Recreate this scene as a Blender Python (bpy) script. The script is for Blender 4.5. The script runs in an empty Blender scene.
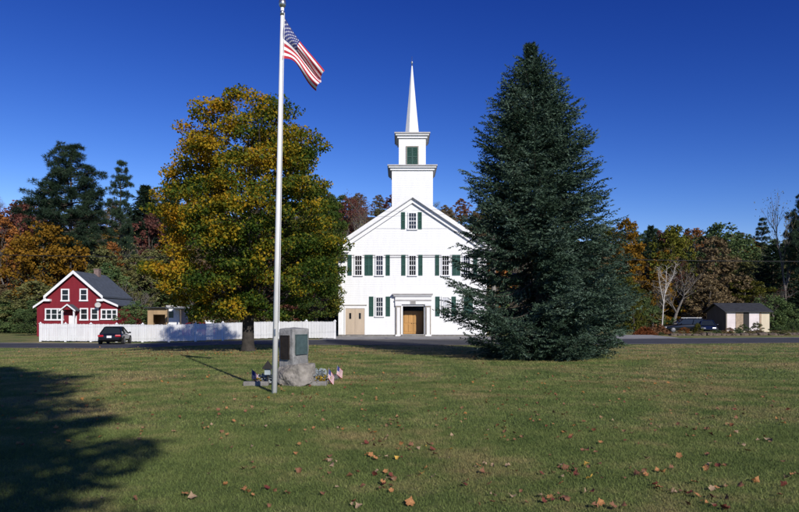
import bpy, math, random
import numpy as np
from mathutils import Vector, Matrix, Euler, noise as mnoise

random.seed(7)
S = bpy.context.scene
COL = S.collection
F = 621.0            # focal length in photo pixels (28 mm on 36 mm over 799 px)
EYE = 1.6
HZ = 318.0
PI = math.pi


def clamp(a, lo=0.0, hi=1.0):
    return max(lo, min(hi, a))


def ss(a, b, x):
    t = clamp((x - a) / (b - a))
    return t * t * (3 - 2 * t)


def X(px, d):
    return (px - 399.5) * d / F


def Z(py, d):
    return EYE + (HZ - py) * d / F


# skyline of the woods read from the photograph (px -> row)
SKY = [(-200, 200), (0, 198), (60, 203), (110, 204), (150, 191), (180, 190), (340, 192), (390, 192), (440, 199),
       (470, 201), (600, 226), (640, 228), (700, 231), (720, 231), (760, 237), (799, 236), (1000, 232)]


def skyrow(px):
    for (a, ya), (b, yb) in zip(SKY, SKY[1:]):
        if a <= px <= b:
            return ya + (yb - ya) * (px - a) / (b - a)
    return SKY[0][1] if px < SKY[0][0] else SKY[-1][1]


def G(x, y):
    """height of the terrain"""
    dip = -0.35 * ss(-8, -20, x) * ss(20, 36, y)
    if y < 80:
        return dip
    px = 399.5 + x / y * F
    top = EYE + (HZ - skyrow(clamp(px, -180, 980))) / F * 225 - 10
    return dip + top * ss(84, 225, y) ** 1.15


# ------------------------------------------------------------------ materials
def new_mat(name):
    m = bpy.data.materials.new(name)
    m.use_nodes = True
    nt = m.node_tree
    nt.nodes.clear()
    return m, nt


def N(nt, t, **kw):
    n = nt.nodes.new(t)
    for k, v in kw.items():
        if k in ('blend_type', 'data_type', 'operation', 'noise_dimensions', 'wave_type', 'bands_direction', 'feature', 'wave_profile'):
            setattr(n, k, v)
        else:
            n.inputs[k].default_value = v
    return n


def rgba(c):
    return (c[0], c[1], c[2], 1)


def ramp(nt, stops):
    r = nt.nodes.new('ShaderNodeValToRGB')
    e = r.color_ramp.elements
    while len(e) < len(stops):
        e.new(0.5)
    for k, (p, c) in enumerate(stops):
        e[k].position = p
        e[k].color = rgba(c)
    return r


def mat(name, col, rough=0.75, var=0.12, scale=3.0, bump=0.0, bscale=40.0, metal=0.0, col2=None, spec=0.4, world=False, detail=5.0):
    m, nt = new_mat(name)
    L = nt.links
    out = N(nt, 'ShaderNodeOutputMaterial')
    b = N(nt, 'ShaderNodeBsdfPrincipled')
    b.inputs['Roughness'].default_value = rough
    b.inputs['Metallic'].default_value = metal
    b.inputs['Specular IOR Level'].default_value = spec
    if world:
        tc = N(nt, 'ShaderNodeNewGeometry'); co = tc.outputs['Position']
    else:
        tc = N(nt, 'ShaderNodeTexCoord'); co = tc.outputs['Object']
    n = N(nt, 'ShaderNodeTexNoise', Scale=scale, Detail=detail, Roughness=0.6)
    L.new(co, n.inputs['Vector'])
    lo = tuple(c * (1 - var) for c in col)
    hi = tuple(min(1, c * (1 + var)) for c in (col2 or col))
    r = ramp(nt, [(0.33, lo), (0.67, hi)])
    L.new(n.outputs['Fac'], r.inputs['Fac'])
    L.new(r.outputs['Color'], b.inputs['Base Color'])
    if bump:
        n2 = N(nt, 'ShaderNodeTexNoise', Scale=bscale, Detail=4.0)
        L.new(co, n2.inputs['Vector'])
        bp = N(nt, 'ShaderNodeBump', Strength=bump, Distance=0.02)
        L.new(n2.outputs['Fac'], bp.inputs['Height'])
        L.new(bp.outputs['Normal'], b.inputs['Normal'])
    L.new(b.outputs['BSDF'], out.inputs['Surface'])
    return m


def boards(name, col, step=0.11, rough=0.6, var=0.05, bump=0.5, vertical=False, dirt=0.12):
    """painted clapboards / boards: courses as bump, faint weathering"""
    m, nt = new_mat(name)
    L = nt.links
    out = N(nt, 'ShaderNodeOutputMaterial')
    b = N(nt, 'ShaderNodeBsdfPrincipled')
    b.inputs['Roughness'].default_value = rough
    b.inputs['Specular IOR Level'].default_value = 0.3
    tc = N(nt, 'ShaderNodeTexCoord')
    sep = N(nt, 'ShaderNodeSeparateXYZ')
    L.new(tc.outputs['Object'], sep.inputs[0])
    d = N(nt, 'ShaderNodeMath', operation='DIVIDE'); d.inputs[1].default_value = step
    L.new(sep.outputs['X' if vertical else 'Z'], d.inputs[0])
    fr = N(nt, 'ShaderNodeMath', operation='FRACT')
    L.new(d.outputs[0], fr.inputs[0])
    inv = N(nt, 'ShaderNodeMath', operation='SUBTRACT'); inv.inputs[0].default_value = 1
    L.new(fr.outputs[0], inv.inputs[1])
    bp = N(nt, 'ShaderNodeBump', Strength=bump, Distance=0.02)
    L.new(inv.outputs[0], bp.inputs['Height'])
    L.new(bp.outputs['Normal'], b.inputs['Normal'])
    mp = N(nt, 'ShaderNodeMapping'); mp.inputs['Scale'].default_value = (2.2, 2.2, 0.5)
    L.new(tc.outputs['Object'], mp.inputs['Vector'])
    n = N(nt, 'ShaderNodeTexNoise', Scale=1.3, Detail=6.0, Roughness=0.65)
    L.new(mp.outputs[0], n.inputs['Vector'])
    r = ramp(nt, [(0.3, tuple(c * (1 - dirt) for c in col)), (0.6, col), (0.8, tuple(min(1, c * (1 + var)) for c in col))])
    L.new(n.outputs['Fac'], r.inputs['Fac'])
    L.new(r.outputs['Color'], b.inputs['Base Color'])
    L.new(b.outputs['BSDF'], out.inputs['Surface'])
    return m


def foliage(name, cols, nscale=0.5, rnd=0.5, trans=0.25, rough=0.6, spec=0.12, drift=None):
    """leaf colour: slow patches over the crown plus one random value per leaf"""
    m, nt = new_mat(name)
    L = nt.links
    out = N(nt, 'ShaderNodeOutputMaterial')
    geo = N(nt, 'ShaderNodeNewGeometry')
    oi = N(nt, 'ShaderNodeObjectInfo')
    tc = N(nt, 'ShaderNodeTexCoord')
    add = N(nt, 'ShaderNodeVectorMath', operation='ADD')
    L.new(tc.outputs['Object'], add.inputs[0])
    sc = N(nt, 'ShaderNodeVectorMath', operation='SCALE'); sc.inputs['Scale'].default_value = 13.0
    L.new(oi.outputs['Random'], sc.inputs[0])
    L.new(sc.outputs[0], add.inputs[1])
    n = N(nt, 'ShaderNodeTexNoise', Scale=nscale, Detail=2.0)
    L.new(add.outputs[0], n.inputs['Vector'])
    mr = N(nt, 'ShaderNodeMapRange'); mr.inputs['From Min'].default_value = 0.3; mr.inputs['From Max'].default_value = 0.7
    L.new(n.outputs['Fac'], mr.inputs['Value'])
    mx = N(nt, 'ShaderNodeMix', data_type='FLOAT'); mx.inputs[0].default_value = rnd
    L.new(mr.outputs['Result'], mx.inputs[2])
    L.new(geo.outputs['Random Per Island'], mx.inputs[3])
    fac = mx.outputs[0]
    if drift:
        dp = N(nt, 'ShaderNodeVectorMath', operation='DOT_PRODUCT'); dp.inputs[1].default_value = drift[:3]
        L.new(tc.outputs['Object'], dp.inputs[0])
        a1 = N(nt, 'ShaderNodeMath', operation='ADD'); L.new(fac, a1.inputs[0]); L.new(dp.outputs['Value'], a1.inputs[1])
        a2 = N(nt, 'ShaderNodeMath', operation='ADD'); L.new(a1.outputs[0], a2.inputs[0]); a2.inputs[1].default_value = drift[3]
        fac = a2.outputs[0]
    k = len(cols)
    r = ramp(nt, [(0.15 + 0.7 * i / max(1, k - 1), c) for i, c in enumerate(cols)])
    L.new(fac, r.inputs['Fac'])
    hs = N(nt, 'ShaderNodeHueSaturation')
    vr = N(nt, 'ShaderNodeMapRange'); vr.inputs['To Min'].default_value = 0.75; vr.inputs['To Max'].default_value = 1.25
    L.new(oi.outputs['Random'], vr.inputs['Value'])
    L.new(vr.outputs['Result'], hs.inputs['Value'])
    L.new(r.outputs['Color'], hs.inputs['Color'])
    b = N(nt, 'ShaderNodeBsdfPrincipled')
    b.inputs['Roughness'].default_value = rough
    b.inputs['Specular IOR Level'].default_value = spec
    t = N(nt, 'ShaderNodeBsdfTranslucent')
    L.new(hs.outputs['Color'], b.inputs['Base Color'])
    L.new(hs.outputs['Color'], t.inputs['Color'])
    ms = N(nt, 'ShaderNodeMixShader'); ms.inputs[0].default_value = trans
    L.new(b.outputs[0], ms.inputs[1]); L.new(t.outputs[0], ms.inputs[2])
    L.new(ms.outputs[0], out.inputs['Surface'])
    return m


def lawn_mat(name, blades=False):
    m, nt = new_mat(name)
    L = nt.links
    out = N(nt, 'ShaderNodeOutputMaterial')
    b = N(nt, 'ShaderNodeBsdfPrincipled')
    b.inputs['Roughness'].default_value = 0.85
    b.inputs['Specular IOR Level'].default_value = 0.12
    geo = N(nt, 'ShaderNodeNewGeometry')
    pos = geo.outputs['Position']
    big = N(nt, 'ShaderNodeTexNoise', Scale=0.22, Detail=5.0, Roughness=0.62); L.new(pos, big.inputs['Vector'])
    mid = N(nt, 'ShaderNodeTexNoise', Scale=0.8, Detail=7.0, Roughness=0.68); L.new(pos, mid.inputs['Vector'])
    fin = N(nt, 'ShaderNodeTexNoise', Scale=14.0, Detail=6.0, Roughness=0.75); L.new(pos, fin.inputs['Vector'])
    g = ramp(nt, [(0.32, (0.074, 0.112, 0.032)), (0.5, (0.148, 0.184, 0.056)), (0.68, (0.27, 0.262, 0.100))])
    s1 = N(nt, 'ShaderNodeMix', data_type='FLOAT'); s1.inputs[0].default_value = 0.27
    L.new(mid.outputs['Fac'], s1.inputs[2]); L.new(fin.outputs['Fac'], s1.inputs[3])
    L.new(s1.outputs[0], g.inputs['Fac'])
    dry = ramp(nt, [(0.35, (0.24, 0.170, 0.080)), (0.65, (0.42, 0.305, 0.155))])
    L.new(fin.outputs['Fac'], dry.inputs['Fac'])
    s2 = N(nt, 'ShaderNodeMix', data_type='FLOAT'); s2.inputs[0].default_value = 0.38
    L.new(big.outputs['Fac'], s2.inputs[2]); L.new(mid.outputs['Fac'], s2.inputs[3])
    # farther from the walked-on front the lawn has more dry patches
    sep = N(nt, 'ShaderNodeSeparateXYZ'); L.new(pos, sep.inputs[0])
    far = N(nt, 'ShaderNodeMapRange'); far.inputs['From Min'].default_value = 8; far.inputs['From Max'].default_value = 30
    far.inputs['To Min'].default_value = 0.0; far.inputs['To Max'].default_value = 0.055
    L.new(sep.outputs['Y'], far.inputs['Value'])
    ad = N(nt, 'ShaderNodeMath', operation='ADD'); L.new(s2.outputs[0], ad.inputs[0]); L.new(far.outputs['Result'], ad.inputs[1])
    dm = N(nt, 'ShaderNodeMapRange'); dm.inputs['From Min'].default_value = 0.505; dm.inputs['From Max'].default_value = 0.63
    dm.inputs['To Max'].default_value = 0.7
    L.new(ad.outputs[0], dm.inputs['Value'])
    mc = N(nt, 'ShaderNodeMix', data_type='RGBA')
    L.new(dm.outputs['Result'], mc.inputs[0]); L.new(g.outputs['Color'], mc.inputs[6]); L.new(dry.outputs['Color'], mc.inputs[7])
    col = mc.outputs[2]
    if blades:
        hs = N(nt, 'ShaderNodeHueSaturation')
        vr = N(nt, 'ShaderNodeMapRange'); vr.inputs['To Min'].default_value = 0.95; vr.inputs['To Max'].default_value = 1.4
        L.new(geo.outputs['Random Per Island'], vr.inputs['Value'])
        L.new(vr.outputs['Result'], hs.inputs['Value'])
        L.new(col, hs.inputs['Color'])
        col = hs.outputs['Color']
    else:
        bp = N(nt, 'ShaderNodeBump', Strength=0.9, Distance=0.06)
        L.new(fin.outputs['Fac'], bp.inputs['Height']); L.new(bp.outputs['Normal'], b.inputs['Normal'])
    L.new(col, b.inputs['Base Color'])
    if blades:
        t = N(nt, 'ShaderNodeBsdfTranslucent'); L.new(col, t.inputs['Color'])
        ms = N(nt, 'ShaderNodeMixShader'); ms.inputs[0].default_value = 0.3
        L.new(b.outputs[0], ms.inputs[1]); L.new(t.outputs[0], ms.inputs[2]); L.new(ms.outputs[0], out.inputs['Surface'])
    else:
        L.new(b.outputs['BSDF'], out.inputs['Surface'])
    return m


MT = {}
MT['lawn'] = lawn_mat('lawn_ground')
MT['blade'] = lawn_mat('lawn_blades', True)
MT['forest_floor'] = mat('forest_floor', (0.055, 0.043, 0.024), 0.95, 0.4, 0.3, 0.6, 6, world=True)
MT['asphalt'] = mat('asphalt', (0.050, 0.050, 0.053), 0.85, 0.25, 0.8, 0.4, 60, world=True)
MT['shoulder'] = mat('sandy_shoulder', (0.24, 0.215, 0.18), 0.95, 0.3, 1.5, 0.6, 40, world=True)
MT['gravel'] = mat('church_apron', (0.27, 0.26, 0.245), 0.95, 0.25, 1.2, 0.6, 40, world=True)
MT['white_clap'] = boards('white_clapboard', (0.80, 0.795, 0.785), 0.105, 0.55, 0.03, 0.8, dirt=0.09)
MT['white'] = mat('white_paint', (0.80, 0.795, 0.785), 0.5, 0.04, 1.5)
MT['trim'] = mat('white_trim_paint', (0.76, 0.75, 0.74), 0.5, 0.05, 2.0)
MT['lead'] = mat('grey_cornice_cap', (0.42, 0.40, 0.38), 0.6, 0.15, 2.0)
MT['taupe'] = mat('taupe_pilaster_edge', (0.30, 0.27, 0.225), 0.6, 0.15, 3.0)
MT['fence'] = boards('fence_white_paint', (0.78, 0.775, 0.77), 0.13, 0.6, 0.03, 0.2, True, dirt=0.14)
MT['green'] = mat('green_shutter_paint', (0.017, 0.070, 0.052), 0.5, 0.2, 2.0)
MT['glass'] = mat('dark_window_glass', (0.012, 0.013, 0.015), 0.06, 0.1, 1.0, spec=0.5)
MT['pale_upper_pane'] = mat('pale_window_tone', (0.50, 0.51, 0.53), 0.5, 0.12, 6.0)
MT['tan_door'] = boards('tan_door_paint', (0.50, 0.40, 0.295), 0.21, 0.55, 0.03, 0.15, True)
MT['wood_door'] = boards('varnished_door_wood', (0.52, 0.285, 0.10), 0.30, 0.4, 0.15, 0.4, True, dirt=0.25)
MT['recess'] = mat('brown_recess_shade', (0.10, 0.075, 0.055), 0.7, 0.2, 3.0)  # brown kept dark so the entry recess sinks into deep shade
MT['dark'] = mat('dark_gap', (0.02, 0.018, 0.016), 0.8, 0.2, 3.0)
MT['granite'] = mat('granite', (0.235, 0.23, 0.22), 0.85, 0.3, 6.0, 0.7, 26, detail=9.0)
MT['granite_warm'] = mat('rough_granite_boulder', (0.235, 0.212, 0.182), 0.9, 0.38, 5.0, 0.9, 18, detail=9.0)
MT['kerb'] = mat('kerb_granite', (0.20, 0.187, 0.17), 0.9, 0.25, 5.0, 0.6, 30)
MT['bronze'] = mat('brown_bronze', (0.045, 0.034, 0.027), 0.45, 0.25, 9.0, 0.4, 60, metal=0.5)
MT['verdigris'] = mat('green_bronze', (0.095, 0.14, 0.135), 0.45, 0.2, 7.0, 0.4, 60, metal=0.4)
MT['pole'] = mat('flagpole_paint', (0.74, 0.73, 0.71), 0.45, 0.06, 3.0)
MT['rim'] = mat('dull_wheel_rim', (0.18, 0.18, 0.185), 0.45, 0.1, 5.0, metal=0.6)
MT['alu'] = mat('dull_aluminium', (0.55, 0.54, 0.52), 0.3, 0.08, 5.0, metal=0.9)
MT['red_cloth'] = mat('flag_red', (0.42, 0.022, 0.035), 0.8, 0.08, 8.0)
MT['white_cloth'] = mat('flag_white', (0.78, 0.77, 0.76), 0.8, 0.04, 8.0)
MT['blue_cloth'] = mat('flag_blue', (0.030, 0.040, 0.16), 0.8, 0.1, 8.0)
MT['red_clap'] = boards('barn_red_clapboard', (0.205, 0.013, 0.022), 0.12, 0.65, 0.1, 0.5, dirt=0.2)
MT['slate'] = mat('blue_grey_shingles', (0.075, 0.088, 0.105), 0.75, 0.22, 3.0, 0.6, 22)
MT['shingle'] = mat('dark_shed_shingles', (0.030, 0.031, 0.034), 0.8, 0.3, 3.0, 0.6, 18)
MT['brick'] = mat('chimney_brick', (0.20, 0.14, 0.12), 0.9, 0.25, 4.0, 0.5, 20)
MT['plywood'] = boards('raw_plywood', (0.42, 0.29, 0.16), 1.22, 0.75, 0.1, 0.2, True, dirt=0.3)
MT['cream'] = boards('cream_boards', (0.62, 0.53, 0.38), 0.2, 0.65, 0.05, 0.3, True, dirt=0.12)
MT['pinkwhite'] = mat('pale_pinkish_panel', (0.66, 0.58, 0.56), 0.6, 0.1, 1.5)
MT['shed_tan'] = mat('weathered_tan_board', (0.34, 0.25, 0.17), 0.75, 0.25, 3.0)
MT['shed_dark'] = boards('weathered_boards_shade_dark', (0.11, 0.092, 0.075), 0.2, 0.85, 0.2, 0.4, True, dirt=0.3)  # dark tone also carries the shade of the pale shed's gable end
MT['car_black'] = mat('black_car_paint', (0.008, 0.009, 0.011), 0.16, 0.05, 2.0, spec=0.6)
MT['car_blue'] = mat('navy_car_paint', (0.010, 0.016, 0.040), 0.2, 0.05, 2.0, spec=0.6)
MT['car_red'] = mat('red_car_paint', (0.22, 0.012, 0.016), 0.25, 0.05, 2.0, spec=0.5)
MT['car_glass'] = mat('tinted_car_glass', (0.02, 0.026, 0.028), 0.05, 0.05, 2.0, spec=0.8)
MT['lamp_red'] = mat('red_tail_lens', (0.40, 0.012, 0.02), 0.25, 0.05, 5.0, spec=0.6)
MT['lamp_clear'] = mat('clear_headlamp_lens', (0.6, 0.6, 0.62), 0.15, 0.05, 5.0, spec=0.6)
MT['tyre'] = mat('tyre_rubber', (0.018, 0.018, 0.018), 0.9, 0.2, 8.0)
MT['plate'] = mat('number_plate', (0.72, 0.73, 0.74), 0.5, 0.05, 8.0)
MT['bark'] = mat('grey_brown_bark', (0.075, 0.062, 0.048), 0.95, 0.35, 4.0, 0.9, 14)
MT['bark_dark'] = mat('shade_dark_furrowed_bark', (0.040, 0.034, 0.028), 0.95, 0.4, 4.0, 1.0, 12)  # bark darkened to stand in for the crown's shade on the trunk
MT['bark_pale'] = mat('pale_grey_bark', (0.15, 0.132, 0.112), 0.95, 0.3, 3.0, 0.6, 10)
MT['birch'] = mat('white_birch_bark', (0.50, 0.46, 0.41), 0.8, 0.22, 5.0, 0.3, 12)
MT['pole_wood'] = mat('grey_pole_wood', (0.27, 0.245, 0.215), 0.9, 0.25, 3.0, 0.4, 20)
MT['wire'] = mat('black_cable', (0.015, 0.015, 0.016), 0.6, 0.1, 3.0)
MT['soil'] = mat('bed_soil', (0.045, 0.032, 0.022), 0.95, 0.35, 6.0, 0.8, 25)
MT['stonewall'] = mat('fieldstone', (0.11, 0.084, 0.066), 0.95, 0.35, 3.0, 0.8, 12)
MT['litter'] = mat('brown_leaf_pile', (0.17, 0.085, 0.04), 0.95, 0.4, 4.0, 0.8, 20)
MT['f_maple'] = foliage('maple_leaves', [(0.048, 0.094, 0.015), (0.10, 0.150, 0.019), (0.22, 0.22, 0.022), (0.48, 0.33, 0.020), (0.54, 0.33, 0.020), (0.62, 0.30, 0.022)], 0.60, 0.36, 0.36, drift=(-0.028, 0, 0.014, -0.17))
MT['f_greenmaple'] = foliage('green_maple_leaves', [(0.022, 0.048, 0.012), (0.048, 0.082, 0.016), (0.09, 0.115, 0.020), (0.20, 0.17, 0.022)], 0.4, 0.5, 0.28)
MT['f_spruce'] = foliage('blue_spruce_needles', [(0.022, 0.042, 0.024), (0.050, 0.084, 0.053), (0.125, 0.178, 0.130)], 1.3, 0.45, 0.10)
MT['f_pine'] = foliage('pine_needles', [(0.018, 0.036, 0.022), (0.030, 0.056, 0.031), (0.048, 0.076, 0.040)], 0.3, 0.5, 0.15)
FOL = {
    'olive': [(0.09, 0.102, 0.036), (0.1425, 0.147, 0.051), (0.2025, 0.183, 0.066)],
    'green': [(0.0518, 0.0864, 0.0317), (0.0806, 0.1238, 0.0432), (0.1224, 0.1613, 0.0547)],
    'brown': [(0.1325, 0.1008, 0.0547), (0.1872, 0.1382, 0.0691), (0.2448, 0.1656, 0.0806)],
    'gold': [(0.12, 0.070, 0.010), (0.23, 0.125, 0.012), (0.33, 0.17, 0.018)],
    'orange': [(0.165, 0.0682, 0.022), (0.264, 0.1078, 0.0286), (0.363, 0.143, 0.0352)],
    'red': [(0.0935, 0.044, 0.0352), (0.143, 0.055, 0.0418), (0.198, 0.0682, 0.0462)],
    'yellowgreen': [(0.055, 0.065, 0.012), (0.10, 0.105, 0.014), (0.17, 0.15, 0.02)],
}
for k, v in FOL.items():
    MT['f_' + k] = foliage(k + '_leaves', v, 0.35, 0.55, 0.22)
MT['f_silver'] = foliage('silver_leaves', [(0.20, 0.23, 0.24), (0.32, 0.36, 0.37), (0.42, 0.46, 0.47)], 3.0, 0.6, 0.1)
MT['f_yflower'] = foliage('yellow_petals', [(0.30, 0.20, 0.02), (0.55, 0.38, 0.05)], 3.0, 0.8, 0.2)
MT['f_orangebush'] = foliage('rust_leaves', [(0.12, 0.04, 0.015), (0.22, 0.075, 0.025)], 1.0, 0.6, 0.2)
MT['f_heap'] = foliage('heap_leaves', [(0.10, 0.05, 0.025), (0.17, 0.085, 0.04), (0.24, 0.12, 0.06)], 1.0, 0.7, 0.1)
LEAFC = {
    'rust brown': (0.20, 0.09, 0.045), 'pale tan': (0.33, 0.225, 0.135), 'bright orange': (0.36, 0.165, 0.06),
    'dark red': (0.15, 0.035, 0.022), 'golden yellow': (0.55, 0.33, 0.06),
}
for k, c in LEAFC.items():
    MT['leaf_' + k] = mat('fallen_leaf_' + k.replace(' ', '_'), c, 0.7, 0.35, 18.0, 0.3, 60)


# ------------------------------------------------------------------ building helpers
def mesh_np(name, v, f, mats, smooth=False, midx=None):
    me = bpy.data.meshes.new(name)
    me.from_pydata(v, [], f)
    for m in mats:
        me.materials.append(m)
    if midx is not None:
        me.polygons.foreach_set('material_index', np.asarray(midx, dtype=np.int32))
    if smooth:
        me.polygons.foreach_set('use_smooth', np.ones(len(me.polygons), dtype=bool))
    me.update()
    return me


def link(name, me, parent=None, loc=(0, 0, 0), rot=(0, 0, 0), scale=None):
    o = bpy.data.objects.new(name, me)
    COL.objects.link(o)
    o.location = loc
    o.rotation_euler = rot
    if scale is not None:
        o.scale = scale if hasattr(scale, '__len__') else (scale,) * 3
    if parent is not None:
        o.parent = parent
    return o


def tag(o, label=None, cat=None, group=None, kind=None):
    for k, v in (('label', label), ('category', cat), ('group', group), ('kind', kind)):
        if v:
            o[k] = v
    return o


def thing(name, loc, label, cat, group=None, rz=0.0, scale=None):
    o = bpy.data.objects.new(name, None)
    COL.objects.link(o)
    o.location = loc
    o.rotation_euler = (0, 0, rz)
    o.empty_display_size = 0.2
    if scale is not None:
        o.scale = scale if hasattr(scale, '__len__') else (scale,) * 3
    return tag(o, label, cat, group)


def structure(o):
    o['kind'] = 'structure'
    return o


def copy_tree(o, parent=None):
    c = o.copy()
    COL.objects.link(c)
    c.parent = parent
    for ch in list(o.children):
        copy_tree(ch, c)
    return c


class MB:
    def __init__(self):
        self.v, self.f, self.m = [], [], []

    def add(self, vs, fs, m=0):
        b = len(self.v)
        self.v += [tuple(p) for p in vs]
        self.f += [tuple(i + b for i in q) for q in fs]
        self.m += [m] * len(fs)
        return self

    def box(self, x0, x1, y0, y1, z0, z1, m=0):
        vs = [(x0, y0, z0), (x1, y0, z0), (x1, y1, z0), (x0, y1, z0), (x0, y0, z1), (x1, y0, z1), (x1, y1, z1), (x0, y1, z1)]
        return self.add(vs, [(3, 2, 1, 0), (4, 5, 6, 7), (0, 1, 5, 4), (1, 2, 6, 5), (2, 3, 7, 6), (3, 0, 4, 7)], m)

    def poly(self, pts, m=0):
        return self.add(pts, [tuple(range(len(pts)))], m)

    def prism(self, xz, y0, y1, m=0):
        """outline in x/z (counter-clockwise seen from -y) pushed from y0 to y1"""
        n = len(xz)
        vs = [(x, y0, z) for x, z in xz] + [(x, y1, z) for x, z in xz]
        fs = [tuple(range(n)), tuple(range(2 * n - 1, n - 1, -1))]
        fs += [(i, i + n, (i + 1) % n + n, (i + 1) % n) for i in range(n)]
        return self.add(vs, fs, m)

    def prism_x(self, yz, x0, x1, m=0):
        n = len(yz)
        vs = [(x0, y, z) for y, z in yz] + [(x1, y, z) for y, z in yz]
        fs = [tuple(range(n)), tuple(range(2 * n - 1, n - 1, -1))]
        fs += [(i, i + n, (i + 1) % n + n, (i + 1) % n) for i in range(n)]
        return self.add(vs, fs, m)

    def tube(self, pts, rad, n=8, m=0, cap=True):
        pts = [Vector(p) for p in pts]
        if not hasattr(rad, '__len__'):
            rad = [rad] * len(pts)
        vs, fs = [], []
        ref = None
        for i, p in enumerate(pts):
            t = (pts[min(i + 1, len(pts) - 1)] - pts[max(i - 1, 0)]).normalized()
            if ref is None:
                ref = Vector((1, 0, 0)) if abs(t.x) < 0.8 else Vector((0, 1, 0))
            a = (ref - t * ref.dot(t)).normalized()
            b = t.cross(a)
            ref = a
            for k in range(n):
                an = 2 * PI * k / n
                vs.append(p + (a * math.cos(an) + b * math.sin(an)) * rad[i])
        for i in range(len(pts) - 1):
            for k in range(n):
                fs.append((i * n + k, i * n + (k + 1) % n, (i + 1) * n + (k + 1) % n, (i + 1) * n + k))
        if cap:
            fs.append(tuple(range(n - 1, -1, -1)))
            fs.append(tuple(range((len(pts) - 1) * n, len(pts) * n)))
        return self.add(vs, fs, m)

    def lathe(self, prof, c=(0, 0, 0), n=16, m=0):
        """prof: (radius, z) pairs"""
        vs, fs = [], []
        for r, z in prof:
            for k in range(n):
                a = 2 * PI * k / n
                vs.append((c[0] + r * math.cos(a), c[1] + r * math.sin(a), c[2] + z))
        for i in range(len(prof) - 1):
            for k in range(n):
                fs.append((i * n + k, i * n + (k + 1) % n, (i + 1) * n + (k + 1) % n, (i + 1) * n + k))
        fs.append(tuple(range(n - 1, -1, -1)))
        fs.append(tuple(range((len(prof) - 1) * n, len(prof) * n)))
        return self.add(vs, fs, m)

    def mesh(self, name, mats, smooth=False):
        if not isinstance(mats, (list, tuple)):
            mats = [mats]
        return mesh_np(name, self.v, self.f, mats, smooth, self.m)

    def build(self, name, mats, parent=None, loc=(0, 0, 0), smooth=False, rot=(0, 0, 0)):
        return link(name, self.mesh(name, mats, smooth), parent, loc, rot)


# ------------------------------------------------------------------ plants
def unit(a):
    return a / np.maximum(1e-9, np.linalg.norm(a, axis=1, keepdims=True))


def leaf_quads(pos, size, rng, up=0.5, out=None, aspect=0.7):
    """one diamond-shaped leaf per position"""
    n = len(pos)
    nrm = rng.normal(size=(n, 3))
    nrm[:, 2] += up
    if out is not None:
        nrm += out
    nrm = unit(nrm)
    t = rng.normal(size=(n, 3))
    t = unit(t - nrm * (t * nrm).sum(1, keepdims=True))
    b = np.cross(nrm, t)
    s = (size * rng.uniform(0.65, 1.3, size=(n, 1)))
    v = np.empty((n, 4, 3))
    v[:, 0] = pos - t * s * 0.5
    v[:, 1] = pos + b * s * 0.5 * aspect - nrm * s * 0.08
    v[:, 2] = pos + t * s * 0.5
    v[:, 3] = pos - b * s * 0.5 * aspect - nrm * s * 0.08
    f = np.arange(n * 4).reshape(n, 4)
    return v.reshape(-1, 3), f


def clumps_to_leaves(cs, rs, per, size, rng, flat=0.75):
    n = len(cs)
    cs = np.asarray(cs); rs = np.asarray(rs)
    idx = np.repeat(np.arange(n), per)
    d = unit(rng.normal(size=(len(idx), 3)))
    r = rng.uniform(0.15, 1.0, size=(len(idx), 1)) ** 0.55
    off = d * r * rs[idx][:, None] * np.array([1, 1, flat])
    return leaf_quads(cs[idx] + off, size, rng, 0.5, d * 0.6)


def crown_clumps(n, radfun, z0, z1, rng, inner=0.45, mind=0.0):
    """clump centres through a crown of revolution with a bumpy outline; radfun(z, az)"""
    out = []
    tries = 0
    wmax = max(radfun(z0 + (z1 - z0) * i / 12, 0.7) for i in range(13))
    while len(out) < n and tries < n * 60:
        tries += 1
        z = rng.uniform(z0, z1)
        az = rng.uniform(0, 2 * PI)
        R = radfun(z, az)
        Rm = 1.0
        if R <= 0.02 or rng.uniform() > (0.15 + R / wmax):
            continue
        r = R * math.sqrt(rng.uniform(inner * inner, 1))
        p = np.array([r * math.cos(az), r * math.sin(az), z])
        if mind and any(np.linalg.norm(p - q) < mind for q in out[-60:]):
            continue
        out.append(p)
    return out


def limb(mb, a, b, r0, r1, rng, seg=5, sag=0.0, n=6):
    a = Vector(a); b = Vector(b)
    L = (b - a).length
    pts, rad = [], []
    for i in range(seg + 1):
        t = i / seg
        p = a.lerp(b, t)
        j = L * 0.035 * math.sin(PI * t)
        p += Vector((rng.normal() * j, rng.normal() * j, rng.normal() * j + sag * math.sin(PI * t) * L))
        pts.append(p)
        rad.append(r0 + (r1 - r0) * t)
    mb.tube(pts, rad, n)


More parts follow.
